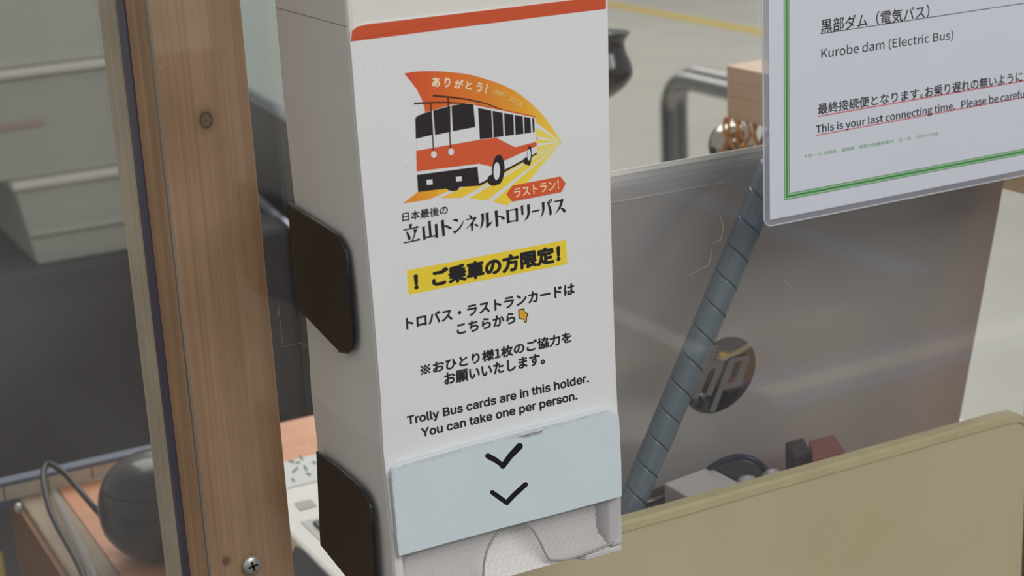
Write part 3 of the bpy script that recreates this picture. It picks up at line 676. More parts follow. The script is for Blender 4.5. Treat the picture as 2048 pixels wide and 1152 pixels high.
# storage bins on a charcoal cabinet
YB = 1.6
cz0 = onY(160, 516, YB).z
cab_ = thing('charcoal_cabinet', (0.3, YB + 0.5, 0), 'dark charcoal cabinet under the stacked pale bins', 'cabinet')
box('carcass', -1.2, YB - 0.02, 0.0, 0.79, YB + 0.98, cz0, M_charcoal, cab_, bevel=0.004)
box('door', -0.7, YB - 0.026, 0.05, 0.785, YB - 0.0202, cz0 - 0.004, M_charcoal, cab_, bevel=0.002)
ys = onY(8, 1130, YB - 0.027)
box('yellow_strip', ys.x - 0.012, YB - 0.0275, 0.2, ys.x - 0.001, YB - 0.0262, ys.z + 0.02, M_yellow, cab_)
zs = [cz0, onY(100, 350, YB).z, onY(100, 127, YB).z, onY(100, 127, YB).z + 0.15]
bl0 = onY(75, 525, YB).x; bl1 = onY(15, 300, YB).x; 
for i in range(3):
    z0, z1 = zs[i], zs[i + 1]; xr_ = 0.735
    xb = bl0 if i == 0 else bl1 - 0.12; xt = bl1 if i == 0 else bl1 - 0.16
    lab = ['pale grey storage bin, lowest of the stack on the charcoal cabinet', 'pale grey storage bin, middle of the stack on the charcoal cabinet', 'pale grey storage bin, topmost of the stack on the charcoal cabinet'][i]
    bn = thing('storage_bin', (0.5, YB + 0.2, z0), lab, 'bin')
    V = [(xb, YB, z0), (xr_ - 0.01, YB, z0), (xr_ - 0.01, YB + 0.4, z0), (xb, YB + 0.4, z0), (xt, YB - 0.012, z1 - 0.012), (xr_, YB - 0.012, z1 - 0.012), (xr_, YB + 0.41, z1 - 0.012), (xt, YB + 0.41, z1 - 0.012)]
    obj('bin_body', V, BOXF, M_bin, bn, bevel=0.003)
    box('bin_rim', xt - 0.004, YB - 0.022, z1 - 0.011, xr_ + 0.004, YB + 0.415, z1 - 0.0005, mat('bin_rim_white', srgb(215, 212, 202), 0.4), bn, bevel=0.003)
    if i == 0:
        zz = onY(160, 448, YB).z; box('bin_ridge', bl0 - 0.008, YB - 0.016, zz - 0.004, xr_, YB - 0.004, zz + 0.003, M_bin, bn, bevel=0.002)
    if i == 1:
        box('red_label', onY(-30, 250, YB).x, YB - 0.0105, onY(20, 250, YB).z - 0.004, onY(85, 245, YB).x, YB - 0.004, onY(20, 250, YB).z + 0.003, mat('faded_red', srgb(176, 152, 144), 0.5), bn)

# dark folding screen edged with chrome tubes, seen between post and dispenser
CXP = 0.82
p1, p2 = onX(470, 170, CXP), onX(720, 319, CXP)
fp = thing('dark_trolley', (CXP, p2.y, 0), 'dark trolley side with polished chrome tubes, seen between post and dispenser', 'trolley')
p1.y = min(p1.y, 9)
slab('side_panel', [Vector((CXP, p1.y, 0.05)), Vector((CXP, p1.y, p1.z - 0.006)), Vector((CXP, p2.y, p2.z - 0.006)), Vector((CXP, p2.y, 0.05))], (0.012, 0, 0), mat('trolley_grey', srgb(88, 88, 90), 0.35, noise=0.25, nscale=8), fp)
tube('top_tube', [p1, p2], 0.0085, mat('chrome_blue', srgb(190, 192, 215), 0.15, metal=1.0), fp, n=16)
q1, q2 = onX(505, 385, CXP - 0.02), onX(630, 500, CXP - 0.02)
tube('lower_tube', [q1, q2], 0.0075, bpy.data.materials['chrome_blue'], fp, n=16)
for y in (p1.y - 0.03, p2.y + 0.03):
    lathe('castor', [(0.0, -0.012), (0.025, -0.012), (0.025, 0.012), (0.0, 0.012)], (CXP + 0.006, y, 0.025), M_key, fp, n=20, axis=Vector((1, 0, 0)))
# pale green panel standing further back
gx0 = onY(470, 100, 2.9).x
tag(box('office_partition', gx0 - 0.3, 2.9, 0.0, onY(720, 100, 2.9).x, 2.95, 1.75, M_greenish, bevel=0.004), 'pale grey-green partition far behind the post, above the chrome tube', 'partition')

# ================================================================== card dispenser
disp = thing('card_dispenser', (0.32, 0.04, 1.14), 'tall white card dispenser with printed front, held by black brackets', 'card dispenser')
S0 = lambda x, y: onY(x, y, 0.0)
LE = [(697, 55), (703, 130), (712, 250), (724, 380), (732, 467), (746, 620), (760, 795), (765, 900), (776, 1000), (783, 1060), (790, 1152), (792, 1172)]
RE = [(1215, -8), (1218, 200), (1221, 400), (1226, 600), (1234, 800), (1238, 880), (1242, 960), (1245, 1060)]
lpts = [S0(*p) for p in LE]; rpts = [S0(*p) for p in RE]
ztop = lpts[0].z; zbot = S0(790, 1152).z - 0.002; BD = 0.0835
xl_top, xl_bot = lpts[0].x, lpts[-1].x; xr_ = 0.5 * (rpts[0].x + rpts[3].x)
def xl(z): 
    P = [(p.z, p.x) for p in lpts]
    if z >= P[0][0]: return P[0][1]
    for (z1, a_), (z0, b2) in zip(P, P[1:]):
        if z <= z1 and z >= z0: return b2 + (a_ - b2) * (z - z0) / (z1 - z0)
    return P[-1][1]
def xr(z):
    P = [(p.z, p.x) for p in rpts]
    if z >= P[0][0]: return P[0][1]
    for (z1, a_), (z0, b2) in zip(P, P[1:]):
        if z <= z1 and z >= z0: return b2 + (a_ - b2) * (z - z0) / (z1 - z0)
    return P[-1][1]
zsill = S0(797, 1108).z + 0.004        # front of the box ends here, cards show below
# closed upper body, waisted exactly as the folded card is
zlev = [1.50, ztop + 0.0005] + [p.z for p in lpts[1:-3]] + [zsill]
zlev = sorted(set(round(z, 5) for z in zlev if z >= zsill), reverse=True)
V, Fc = [], []
RC = 0.0022
for z in zlev:
    a_, b2 = xl(z) , xr(z)
    V += [(a_, RC, z), (a_ + RC * 0.3, RC * 0.3, z), (a_ + RC, 0, z), (b2, 0, z), (b2, BD, z), (a_, BD, z)]
for i in range(len(zlev) - 1):
    for j in range(6): Fc.append((i * 6 + j, i * 6 + (j + 1) % 6, (i + 1) * 6 + (j + 1) % 6, (i + 1) * 6 + j))
Fc += [tuple(range(6))]
obj('body', V, Fc, M_card, disp)
slab('lid_seam', [Vector((xl_top - 0.0001, RC, ztop)), Vector((xl_top - 0.0001, BD, ztop)), Vector((xl_top - 0.0001, BD, ztop + 0.0003)), Vector((xl_top - 0.0001, RC, ztop + 0.0003))], (0.0001, 0, 0), M_stain, disp)
# open lower part: two side walls, back, floor
xb0, xb1 = xl(zsill - 0.01), xr(zsill - 0.01)
zfl = S0(1243, 1090).z
W_ = 0.0040
def wall_l():
    zz = [zsill, 0.5 * (zsill + zfl), zfl - 0.002]; V, Fc = [], []
    for z in zz:
        a_ = xl(z); V += [(a_, RC, z), (a_ + RC * .3, RC * 0.3, z), (a_ + RC, 0.0, z), (a_ + W_, 0.0, z), (a_ + W_, BD, z), (a_, BD, z)]
    for i in range(2):
        for j in range(6): Fc.append((i * 6 + j, i * 6 + (j + 1) % 6, (i + 1) * 6 + (j + 1) % 6, (i + 1) * 6 + j))
    Fc.extend([tuple(range(6)), tuple(range(17, 11, -1))])
    return obj('side_wall', V, Fc, M_card, disp)
wall_l()
rw = S0(1206, 1010).x
obj('side_wall', boxv(xb1 - 0.0072, 0.0, zfl + 0.0004, xb1, BD, zsill), BOXF, M_milky, disp, bevel=0.0012)
box('back_wall', xb0, BD - 0.003, zfl - 0.002, xb1, BD, zsill, M_card, disp)
# floor with a finger notch at the front
def fz(px, py): p = S0(px, py); return p
fy = -0.0005
fl = [Vector((xb0 + 0.001, fy, zfl)), Vector((S0(835, 1152).x, fy, zfl)), Vector((S0(880, 1152).x, 0.020, zfl)), Vector((S0(1120, 1118).x, 0.022, zfl)), Vector((S0(1152, 1112).x, 0.006, zfl)), Vector((S0(1172, 1108).x, fy, zfl)), Vector((xb1 - 0.001, fy, zfl)), Vector((xb1 - 0.001, BD - 0.003, zfl)), Vector((xb0 + 0.001, BD - 0.003, zfl))]
slab('floor_lip', fl, (0, 0, -0.0028), M_milky, disp, bevel=0.0006)

# printed front sheet with slightly wavy left edge
YS = -0.0006
PS = lambda x, y, k=0.0: onY(x, y, YS - 0.00001 - k)
sheet_px = [(701, 66), (700, 84)] + [(LE[i][0] + 1.5, LE[i][1]) for i in range(1, 10)] + [(796, 1105), (1240, 990), (1236, 880), (1231, 800), (1223, 600), (1218, 400), (1215, 200), (1214, 30), (1213, -6), (735, 47), (720, 52), (708, 58)]
sh = [onY(x, y, YS) for x, y in sheet_px]
sheet = slab('printed_sheet', sh, (0, 0.0005, 0), M_paper, disp)
# orange band across its head
P = lambda x, y: PS(x, y)
flat('orange_band', [[P(701, 84), P(704, 62), P(715, 53), P(735, 48.5), P(960, 22), P(1212, -8), P(1212, 18), P(1145, 26), P(960, 49.5), P(740, 78.5), P(701, 83.5)]], M_orange, sheet)
# faint specks
for (x, y) in ((752, 131), (726, 138), (812, 335)):
    flat('speck', [[P(q.x, q.y) for q in ell(x, y, 2.2, 1.5, n=8)]], M_stain2, sheet)
# ---- the bus emblem
def E1(x, y): return (780 + x / 3.84, 120 + y / 3.84)
LAY = [0.0]
def layer(): LAY[0] += 0.000004
def ink(name, pts, m, label=None):
    layer(); return flat(name, [[PS(*E1(p[0], p[1]), LAY[0]) for p in pts]], m, sheet)
xo = disp.location.x
x_a, x_b = PS(*E1(108, 103)).x - xo, PS(*E1(1318, 628)).x - xo
M_arch = ramp_x_mat('arch_print', [(0.0, srgb(212, 78, 46)), (0.28, srgb(226, 112, 44)), (0.5, srgb(226, 134, 40)), (0.75, srgb(236, 168, 48)), (1.0, srgb(246, 214, 70))], x_a, x_b)
M_ray = ramp_x_mat('ray_print', [(0.0, srgb(232, 148, 40)), (0.14, srgb(242, 170, 44)), (0.25, srgb(244, 205, 60)), (0.75, srgb(243, 218, 70)), (1.0, srgb(236, 222, 120))], x_a, x_b)
outer = [(108, 103), (200, 89), (320, 85), (450, 92), (600, 110), (750, 150), (880, 198), (980, 252), (1080, 330), (1180, 430), (1260, 540), (1318, 628)]
outer = [(p.x, p.y) for p in smooth_path(outer, 3)]
inner = [(1115, 474), (1115, 432), (850, 376), (645, 350), (470, 362), (270, 402), (262, 360), (245, 305), (205, 225), (160, 165)]
ink('emblem_arch', outer + inner, M_arch)
ax_ = (1320, 630)
for tri in ([(1118, 515), (1123, 582)], [(1124, 605), (1127, 640)], [(1124, 664), (1124, 694)]): ink('light_ray', [ax_] + tri, M_ray)
ink('light_ray', [ax_, (220, 1008), (97, 1103), (300, 1072)], M_ray)
ink('light_ray', [ax_, (385, 1060), (548, 1060)], M_ray)
ink('light_ray', [ax_, (608, 1062), (744, 1080)], M_ray)
ink('light_ray', [ax_, (788, 1090), (905, 1118)], M_ray)
LAY[0] += 0.000004
M_white_ink = mat('unprinted_white', srgb(226, 228, 230), 0.55)
ink('bus_body', [(197, 445), (265, 405), (470, 345), (560, 333), (645, 335), (850, 378), (1115, 433), (1132, 716), (1085, 742), (875, 850), (690, 958), (216, 1008)], M_white_ink)
for w_ in ([(194, 450), (208, 430), (262, 408), (322, 390), (324, 576), (198, 606)], [(331, 388), (463, 352), (467, 552), (346, 577)], [(472, 350), (560, 336), (640, 337), (656, 515), (482, 548)]): ink('windshield_pane', w_, M_busblk)
for w_ in ([(676, 368), (778, 388), (790, 597), (690, 610)], [(787, 390), (865, 405), (872, 586), (796, 597)], [(876, 407), (948, 420), (953, 575), (883, 585)], [(957, 421), (1020, 433), (1026, 567), (964, 575)], [(1030, 435), (1078, 444), (1084, 558), (1034, 566)], [(1091, 446), (1107, 448), (1112, 553), (1097, 556)]): ink('side_window', w_, M_busblk)
ink('roof_line', [(645, 334), (850, 374), (1117, 432), (1117, 442), (850, 385), (645, 346)], M_busor)
ink('vermilion_band', [(202, 697), (690, 612), (815, 597), (960, 670), (1124, 628), (1128, 660), (1060, 690), (870, 778), (790, 820), (685, 797), (206, 856)], M_busor)
ink('tail_lamp', [(1126, 590), (1133, 592), (1134, 615), (1127, 617)], M_busor)
ink('front_bumper', [(208, 882), (672, 820), (684, 948), (740, 925), (745, 938), (690, 966), (540, 975), (216, 1013)], M_busblk)
ink('underside_line', [(684, 952), (870, 848), (1128, 710), (1129, 722), (880, 862), (690, 966)], M_busblk)
ink('bumper_bulge', [(430, 985), (450, 1000), (485, 1008), (520, 1000), (540, 970)], M_busblk)
for e_ in (ell(795, 922, 48, 44), ell(832, 842, 48, 116, 0.05), ell(1052, 775, 30, 28), ell(1070, 735, 18, 78, 0.04)): ink('tyre', [(p.x, p.y) for p in e_], M_busblk)
for e_ in (ell(820, 853, 25, 68, 0.03), ell(1068, 728, 13, 44, 0.03)): ink('wheel_hub', [(p.x, p.y) for p in e_], M_white_ink)
for w_ in ([(280, 921), (325, 917), (328, 955), (283, 960)], [(506, 898), (550, 893), (553, 928), (510, 934)]): ink('headlight', w_, M_white_ink)
M_pole = mat('pole_brown', srgb(70, 38, 26), 0.5)
for pth, wd in (([(185, 334), (300, 328), (440, 325), (560, 334), (640, 350)], [14, 12, 10, 8, 4]), ([(330, 273), (445, 283), (600, 302), (740, 335), (860, 380)], [15, 12, 11, 9, 5]), ([(313, 328), (324, 500), (334, 700)], 9), ([(446, 283), (455, 480), (465, 680)], 10)):
    ink('trolley_pole', [(p.x, p.y) for p in stroke2d(pth, wd, cap=False)], M_pole)
for e_ in (ell(337, 726, 26, 30), ell(470, 705, 26, 30)): ink('pole_rim', [(p.x, p.y) for p in e_], M_busor)
for e_ in (ell(337, 726, 22, 26), ell(470, 705, 22, 26)): ink('pole_disc', [(p.x, p.y) for p in e_], M_white_ink)
LAY[0] += 0.000004
ink('red_tag', [(895, 1030), (940, 965), (1308, 894), (1350, 948), (1316, 1014), (940, 1087)], M_busor)
LAY[0] += 0.000004
PT = lambda x, y: PS(x, y, LAY[0])
text(sheet, 'ラストラン！', E1(957, 1060), E1(1300, 990), E1(950, 988), PT, M_cream, bold=0.004)
def glyph_at(ch, cx, cy, w_, h_, rot, m, bold=0.01, font=None):
    """one character turned to follow the arch (centre, size and turn in photo pixels)"""
    c, s = math.cos(rot), math.sin(rot); f = lambda x, y: (cx + x * c - y * s, cy + x * s + y * c)
    text(sheet, ch, f(-w_ / 2, h_ / 2), f(w_ / 2, h_ / 2), f(-w_ / 2, -h_ / 2), PT, m, font=font, bold=bold)
for ch, x, y, w_, h_, r_ in (('あ', 353, 170, 62, 76, .07), ('り', 440, 172, 44, 76, .09), ('が', 528, 184, 68, 72, .12), ('と', 606, 196, 52, 64, .14), ('う', 685, 210, 46, 76, .16), ('！', 740, 222, 11, 76, .2)):
    X_, Y_ = E1(x, y); glyph_at(ch, X_, Y_, w_ / 3.84, h_ / 3.84, r_, M_cream, 0.012)
for ch, x, y, w_, h_ in (('1', 790, 240, 14, 42), ('9', 815, 248, 23, 42), ('9', 842, 258, 23, 42), ('6', 871, 268, 23, 42), ('-', 900, 284, 14, 4), ('2', 926, 300, 23, 42), ('0', 952, 313, 23, 42), ('2', 977, 328, 23, 42), ('4', 1004, 342, 24, 42)):
    X_, Y_ = E1(x, y); glyph_at(ch, X_, Y_, w_ / 3.84, h_ / 3.84, .36, M_pale, 0.008)
text(sheet, '日本最後の', (805.0, 443.6), (896, 428), (804.4, 425.3), PT, M_ink, bold=0.006)
# ---- big brush-serif title, every stroke as printed
TA = lambda x, y: (795 + x / 10.472, 390 + y / 10.472)
TBf = lambda x, y: (960 + x / 10.472, 380 + y / 10.472)
title = [
 (TA, [[(245, 612), (312, 600), (300, 640), (298, 682), (250, 692)], [(122, 722), (370, 672), (412, 640), (455, 672), (420, 690), (130, 745)], [(178, 760), (215, 775), (262, 850), (280, 900), (265, 940), (232, 945), (215, 890)], [(330, 722), (418, 712), (385, 800), (330, 950), (300, 955), (340, 850), (352, 790)], [(125, 990), (395, 940), (440, 905), (487, 938), (455, 952), (135, 1015)]]),
 (TA, [[(517, 662), (588, 652), (572, 680), (590, 905), (588, 935), (545, 955)], [(585, 880), (805, 835), (805, 866), (585, 908)], [(642, 548), (712, 536), (695, 560), (720, 858), (668, 868)], [(780, 612), (852, 602), (838, 625), (852, 885), (800, 905)]]),
 (TA, [[(912, 528), (985, 515), (972, 540), (998, 850), (945, 870)], [(980, 632), (1050, 635), (1120, 670), (1140, 700), (1110, 722), (1060, 690), (980, 655)]]),
 (TA, [[(1145, 515), (1230, 498), (1275, 515), (1275, 550), (1240, 562), (1200, 540)], [(1165, 745), (1225, 745), (1300, 670), (1400, 510), (1370, 610), (1320, 700), (1240, 780), (1195, 820)]]),
 (TA, [[(1492, 412), (1540, 425), (1565, 450), (1555, 490), (1525, 475)], [(1430, 505), (1600, 470), (1630, 450), (1662, 475), (1640, 500), (1560, 610), (1470, 690), (1420, 718), (1500, 640), (1570, 545), (1590, 498), (1440, 528)], [(1535, 590), (1590, 555), (1580, 740), (1550, 760)], [(1595, 600), (1660, 610), (1697, 640), (1680, 668), (1650, 650)]]),
 (TBf, [[(22, 495), (92, 482), (80, 505), (88, 620), (60, 740), (5, 828), (30, 700), (38, 600)], [(120, 478), (192, 465), (180, 490), (190, 690), (215, 685), (275, 630), (235, 710), (150, 800), (125, 755), (135, 735)]]),
 (TBf, [[(307, 435), (380, 422), (368, 448), (388, 750), (338, 778)], [(374, 536), (440, 540), (500, 560), (523, 590), (500, 628), (470, 610), (430, 570), (374, 562)]]),
 (TBf, [[(550, 412), (605, 425), (622, 680), (570, 708)], [(598, 418), (740, 392), (755, 372), (800, 390), (790, 405), (745, 412), (600, 440)], [(742, 395), (795, 392), (802, 650), (760, 672)], [(612, 652), (758, 625), (760, 648), (616, 680)]]),
 (TBf, [[(853, 330), (920, 318), (905, 345), (915, 515), (875, 532)], [(985, 308), (1055, 295), (1042, 320), (1050, 480), (1010, 590), (925, 652), (980, 560), (998, 480)]]),
 (TBf, [[(1090, 435), (1110, 432), (1262, 398), (1235, 440), (1120, 465), (1100, 482)]]),
 (TBf, [[(1295, 262), (1365, 250), (1352, 275), (1355, 400), (1330, 500), (1270, 578), (1300, 480), (1308, 400)], [(1400, 245), (1430, 245), (1480, 350), (1508, 460), (1500, 515), (1462, 532), (1455, 480), (1435, 350)], [(1430, 208), (1462, 222), (1484, 265), (1460, 280)], [(1462, 180), (1500, 188), (1520, 215), (1502, 247), (1480, 215)]]),
 (TBf, [[(1548, 232), (1690, 205), (1725, 180), (1755, 205), (1740, 235), (1710, 340), (1650, 430), (1560, 518), (1630, 410), (1672, 310), (1685, 235), (1560, 255)], [(1675, 372), (1730, 375), (1780, 400), (1798, 440), (1772, 475), (1745, 455), (1715, 410)]]),
]
for f, strokes in title:
    flat('title_letter', [[PT(*f(*p)) for p in s] for s in strokes], M_ink, sheet)
# ---- highlighted line and the rest of the notice
flat('yellow_highlight', [[P(813.3, 540.9), P(1132, 479.7), P(1134.7, 528.4), P(817.2, 589.6)]], M_hl, sheet)
PT2 = lambda x, y: PS(x, y, 0.00002)
text(sheet, '！ご乗車の方限定！', (829, 582.9), (1121.7, 523.8), (826.6, 545.9), PT2, M_ink, bold=0.020)
text(sheet, 'トロバス・ラストランカードは', (812.6, 659.9), (1149.8, 588.2), (811.0, 635.0), PT2, M_ink2, bold=0.014)
text(sheet, 'こちらから', (914.1, 670.2), (1031.3, 646), (912.6, 647.2), PT2, M_ink2, bold=0.014)
text(sheet, '※おひとり様1枚のご協力を', (841.4, 753.2), (1143.8, 684.6), (840, 729.4), PT2, M_ink2, bold=0.014)
text(sheet, 'お願いいたします。', (889, 771.8), (1090.5, 728.2), (887.4, 746.6), PT2, M_ink2, bold=0.014)
FE = F_INT
text(sheet, 'Trolly Bus cards are in this holder.', (814.7, 850.6), (1178.6, 764.2), (813, 832.8), PT2, M_ink2, font=FE, bold=0.028, latin='T')
text(sheet, 'You can take one per person.', (843.0, 874.8), (1155.5, 799), (841.3, 857.2), PT2, M_ink2, font=FE, bold=0.028, latin='T')
EM = lambda x, y: (1020 + x / 25.6, 610 + y / 25.6)
flat('pointing_hand_outline', [[PT2(*EM(*p)) for p in [(415, 240), (425, 225), (700, 172), (725, 180), (750, 300), (935, 460), (945, 490), (935, 545), (872, 612), (875, 830), (850, 890), (790, 918), (740, 890), (712, 830), (700, 745), (600, 750), (520, 725), (455, 690), (430, 600)]]], M_pole, sheet)
flat('pointing_hand', [[PS(*EM(*p), 0.00003) for p in [(472, 282), (670, 238), (695, 250), (720, 335), (880, 495), (870, 530), (825, 585), (825, 820), (800, 862), (775, 860), (755, 820), (735, 690), (700, 692), (600, 695), (535, 672), (490, 640)]]], M_emoji, sheet)

# ---- blue-white plate with marker chevrons
yp = -0.0042
PP = lambda x, y, k=0.0: onY(x, y, yp - k)
plate_px = [(783, 955), (784, 946), (788, 938), (796, 933), (812, 928), (900, 903), (1000, 876), (1100, 850), (1200, 825), (1217, 820), (1238, 830), (1240, 860), (1243, 930), (1244, 993), (1120, 1027), (1000, 1058), (900, 1085), (799, 1113), (795, 1085), (790, 1020), (786, 985)]
plate = slab('marked_plate', [PP(*p) for p in plate_px], (0, 0.0026, 0), M_plate, disp, bevel=0.0003)
# rough sawn rim along top and left
edge_top = [(785, 943), (789, 938), (797, 932.5), (812, 927.5), (900, 902.5), (1000, 875.5), (1100, 849.5), (1217, 819.5)]
edge_in = [(787, 950), (793, 943), (800, 939), (814, 934), (900, 910), (965, 891), (1100, 857), (1210, 826)]
flat('sawn_edge', [[PP(*a_, 0.00004), PP(*b2, 0.00004), PP(*c2, 0.00004), PP(*d2, 0.00004)] for a_, b2, c2, d2 in zip(edge_top, edge_top[1:], edge_in[1:], edge_in)], M_plate_edge, plate)
el = [(784, 950), (786, 985), (790, 1020), (795, 1085), (798, 1112)]; ei = [(789, 952), (789.5, 985), (793, 1020), (797.5, 1085), (800, 1111)]
flat('sawn_edge', [[PP(*a_, 0.00004), PP(*b2, 0.00004), PP(*c2, 0.00004), PP(*d2, 0.00004)] for a_, b2, c2, d2 in zip(el, el[1:], ei[1:], ei)], M_plate_edge, plate)
E4 = lambda x, y: (720 + x / 3.273, 800 + y / 3.273)
for pts, wd in (([(838, 367), (888, 394), (940, 432)], [32, 30, 26]), ([(934, 434), (985, 365), (1045, 303)], [30, 34, 38]), ([(866, 605), (915, 640), (962, 674)], [26, 27, 26]), ([(960, 672), (1010, 620), (1084, 553)], [28, 29, 28])):
    flat('chevron_stroke', [[PP(*E4(p.x, p.y), 0.00003) for p in stroke2d(pts, [q * 1.18 for q in wd])]], M_marker, plate)
flat('chevron_stroke', [[PP(*E4(p.x, p.y), 0.00004) for p in ell(938, 431, 18, 17)], [PP(*E4(p.x, p.y), 0.00004) for p in ell(962, 672, 16, 15)]], M_marker, plate)
flat('stain', [[PP(*E4(*p), 0.00002) for p in [(1000, 236), (1060, 222), (1130, 205), (1200, 192), (1185, 212), (1120, 226), (1090, 240), (1050, 238)]]], M_stain, plate)
flat('stain', [[PP(*E4(*p), 0.00001) for p in [(975, 236), (1060, 216), (1205, 186), (1190, 222), (1120, 240), (1080, 252), (1010, 244)]]], M_stain2, plate)

# ---- clear front lip with its arched finger cut
yc = -0.0012
PC = lambda x, y, k=0.0: onY(x, y, yc - k)
rightlip = [(1047, 1047), (1062, 1056), (1078, 1080), (1090, 1105), (1096, 1116), (1104, 1120), (1130, 1119), (1160, 1111), (1215, 1090), (1228, 1084), (1240, 1070), (1243, 990), (1150, 1005)]
leftlip = [(812, 1118), (900, 1075), (1010, 1050), (1000, 1058), (985, 1078), (974, 1100), (968, 1130), (966, 1170), (815, 1210)]
slab('clear_lip', [PC(*p) for p in rightlip], (0, 0.0009, 0), M_clear, disp)
slab('clear_lip', [PC(*p) for p in leftlip], (0, 0.0009, 0), M_clear, disp)
rimp = [(966, 1175), (968, 1130), (974, 1102), (985, 1079), (1000, 1060), (1020, 1050), (1045, 1047), (1062, 1056), (1078, 1080), (1090, 1105), (1096, 1116), (1104, 1120), (1130, 1119), (1160, 1111), (1215, 1090), (1228, 1084)]
tube('lip_rim', smooth_path([PC(*p, 0.0002) for p in rimp], 4), 0.00055, M_clear_rim, disp, n=8)

# ---- cards lying in a pile, long edges to the front
x_c0 = S0(818, 1150).x; x_c1 = S0(1207, 1060).x
zc0 = zfl + 0.0002; NC = 36; th = 0.00062
first = None
for i in range(NC):
    t = i / (NC - 1); z = zc0 + i * th
    yoff = 0.0003 + 0.0065 * min(1, t * 2.4) + random.uniform(-0.00025, 0.00025) + 0.0015 * max(0, t - 0.5)
    xe = x_c1 + 0.0035 * (1 - min(1, t * 3.2)) + random.uniform(-0.0003, 0.0003)
    if first is None:
        Wc = x_c1 - x_c0
        first = obj('notice_card', boxv(-Wc / 2, 0, 0, Wc / 2, 0.070, th * 0.76), BOXF, M_cardst, None, (0, 0, 0)); o = first
    else:
        o = first.copy(); COL.objects.link(o)
    o.location = (xe - Wc / 2, yoff, z)
    tag(o, 'thin white card in the pile inside the dispenser opening', 'card', 'white cards stacked in the dispenser')

# ================================================================== black brackets
def bracket(px, label):
    XP = xl_top - 0.0022 
    t = thing('bracket', (XP, 0.06, onX(*px[-1], XP).z), label, 'bracket')
    pts = [onX(x, y, XP) for x, y in px]
    for p in pts: p.y = min(p.y, 0.0875)
    slab('side_plate', pts, (0.0016, 0, 0), M_black, t, bevel=0.0004)
    zt_, zb_ = max(p.z for p in pts), min(p.z for p in pts)
    box('back_plate', XP + 0.005, 0.0845, zb_ + 0.004, XP + 0.10, 0.0872, zt_ - 0.002, M_black, t)
    # glossy cut edge along the top and the front
    idx = [i for i in range(len(pts))]
    tube('cut_edge', [Vector((XP + 0.0008, p.y, p.z)) for p in pts[:-1]], 0.0009, M_clip_edge, t, n=8)
    return t
clip1 = [(575, 408), (620, 438), (655, 460), (672, 472), (682, 486), (690, 505), (696, 560), (703, 640), (705, 680), (702, 696), (692, 705), (676, 702), (590, 612)]
clip2 = [(632, 906), (668, 932), (702, 962), (718, 976), (732, 996), (740, 1020), (744, 1070), (748, 1140), (751, 1178), (746, 1194), (736, 1200), (722, 1192), (640, 1090)]
bracket(clip1, 'black plastic bracket gripping the dispenser side at mid height')
bracket(clip2, 'black plastic bracket gripping the dispenser side near its foot')

# ================================================================== laminated sign on the screen
YL = 0.0862
PL = lambda x, y, k=0.0: onY(x, y, YL - 0.0002 - k)
bl = PL(1529, 452); z0_ = bl.z; x0_ = bl.x
sign = thing('laminated_sign', (x0_ + 0.15, YL, z0_), 'laminated white sign with green border hung on the clear screen at right', 'sign')
SW, SH = 0.31, 0.22
zb = 0.5 * (PL(1550, 452).z + PL(2048, 350).z)
rad = 0.005
lam_out = [Vector((x0_ + rad - rad * math.cos(a_), YL, zb + rad - rad * math.sin(a_))) for a_ in [math.pi / 2 * i / 6 for i in range(7)]]
lam_out += [Vector((x0_ + SW - rad + rad * math.sin(a_), YL, zb + rad - rad * math.cos(a_))) for a_ in [math.pi / 2 * i / 6 for i in range(7)]]
lam_out += [Vector((x0_ + SW, YL, zb + SH)), Vector((x0_, YL, zb + SH))]
lamf = slab('laminate_film', lam_out, (0, 0.0006, 0), M_lam, sign)
lv = lam_out + [lam_out[0]]
tube('film_edge', [Vector((v.x, YL + 0.0003, v.z)) for v in lv[-2:] + lv[1:14]], 0.00045, M_lam_edge, sign, n=6)
pl0 = PL(1540, 440); pzb = 0.5 * (pl0.z + PL(2048, 339.5).z); pxl = 0.5 * (pl0.x + PL(1537.5, 5).x)
paper = slab('sign_paper', [Vector((pxl, YL - 0.0002, pzb)), Vector((x0_ + SW - 0.006, YL - 0.0002, pzb)), Vector((x0_ + SW - 0.006, YL - 0.0002, zb + SH - 0.006)), Vector((pxl, YL - 0.0002, zb + SH - 0.006))], (0, 0.0003, 0), M_sign, sign)
E8 = lambda x, y: (1520 + x / 2.504, y / 2.504)
cc = PL(*E8(137, 988)); cx_ = 0.5 * (cc.x + PL(*E8(130, 5)).x); cz_ = 0.5 * (cc.z + PL(*E8(1322, 756)).z)
cR = x0_ + SW - 0.006 - (cx_ - pxl); cT = zb + SH - 0.006 - (cz_ - pzb)
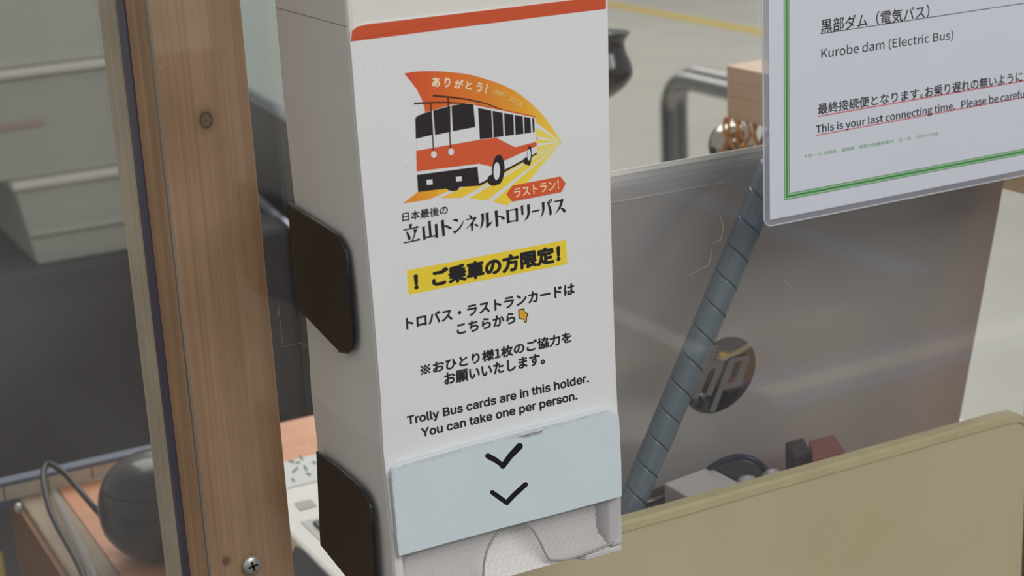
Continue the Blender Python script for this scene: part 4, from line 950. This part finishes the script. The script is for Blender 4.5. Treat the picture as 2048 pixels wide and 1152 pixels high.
def frame(name, off, wd, m, y):
    y = YL - 0.0002 - (0.00001 if m is M_lgreen else 0.00002)
    a0, a1, b0, b1 = cx_ - off, cR + off, cz_ - off, cT + off; h = wd / 2; V = []
    for s in (h, -h): V += [(a0 - s, y, b0 - s), (a1 + s, y, b0 - s), (a1 + s, y, b1 + s), (a0 - s, y, b1 + s)]
    return obj(name, V, [(0, 1, 5, 4), (1, 2, 6, 5), (2, 3, 7, 6), (3, 0, 4, 7)], m, paper)
frame('border_line', 0, 0.0034, M_lgreen, YL - 0.0003)
frame('border_line', 0, 0.0012, M_green, YL - 0.00035)
frame('border_line', 0.0016, 0.0004, M_green, YL - 0.00035)
frame('border_line', -0.0016, 0.0004, M_green, YL - 0.00035)
PQ = lambda x, y: PL(x, y, 0.00003)
text(paper, '黒部ダム（電気バス）', (1641.8, 67.5), (1858.7, 36.0), (1641.8, 38.5), PQ, M_ink2, bold=0.004)
def uline(x0, y0, x1, y1, w_, m): flat('underline', [[PQ(x0, y0 - w_ / 2), PQ(x1, y1 - w_ / 2), PQ(x1, y1 + w_ / 2), PQ(x0, y0 + w_ / 2)]], m, paper)
uline(1641, 67.6, 2090, 0.2, 1.5, M_ink2)
text(paper, 'Kurobe dam (Electric Bus)', (1642.6, 116.1), (1906.3, 78.0), (1642.6, 98.4), PQ, M_ink2, bold=0.002, latin='K')
text(paper, '最終接続便となります。', E8(290, 575), E8(817, 491), E8(289, 520), PQ, M_ink2, bold=0.006)
text(paper, 'お乗り遅れの無いようにご', E8(828, 490), E8(1362, 402), E8(827, 434), PQ, M_ink2, bold=0.006)
uline(*E8(290, 583), *E8(1362, 398), 2.6, M_red)
text(paper, 'This is your last connecting time.', E8(280, 668), E8(977, 547.5), E8(279, 630), PQ, M_ink2, bold=0.006, latin='T')
text(paper, 'Please be careful', E8(1008, 543), E8(1338, 487), E8(1007, 505), PQ, M_ink2, bold=0.006, latin='P')
uline(*E8(277, 679), *E8(1362, 480), 2.4, M_red)
text(paper, '4 月～11 月限定　通常期　長野方面最終案内　日・英　2024-4 作成', (1608.8, 316.9), (1876, 270.5), (1608.8, 309.5), PQ, M_faint, bold=0.008)
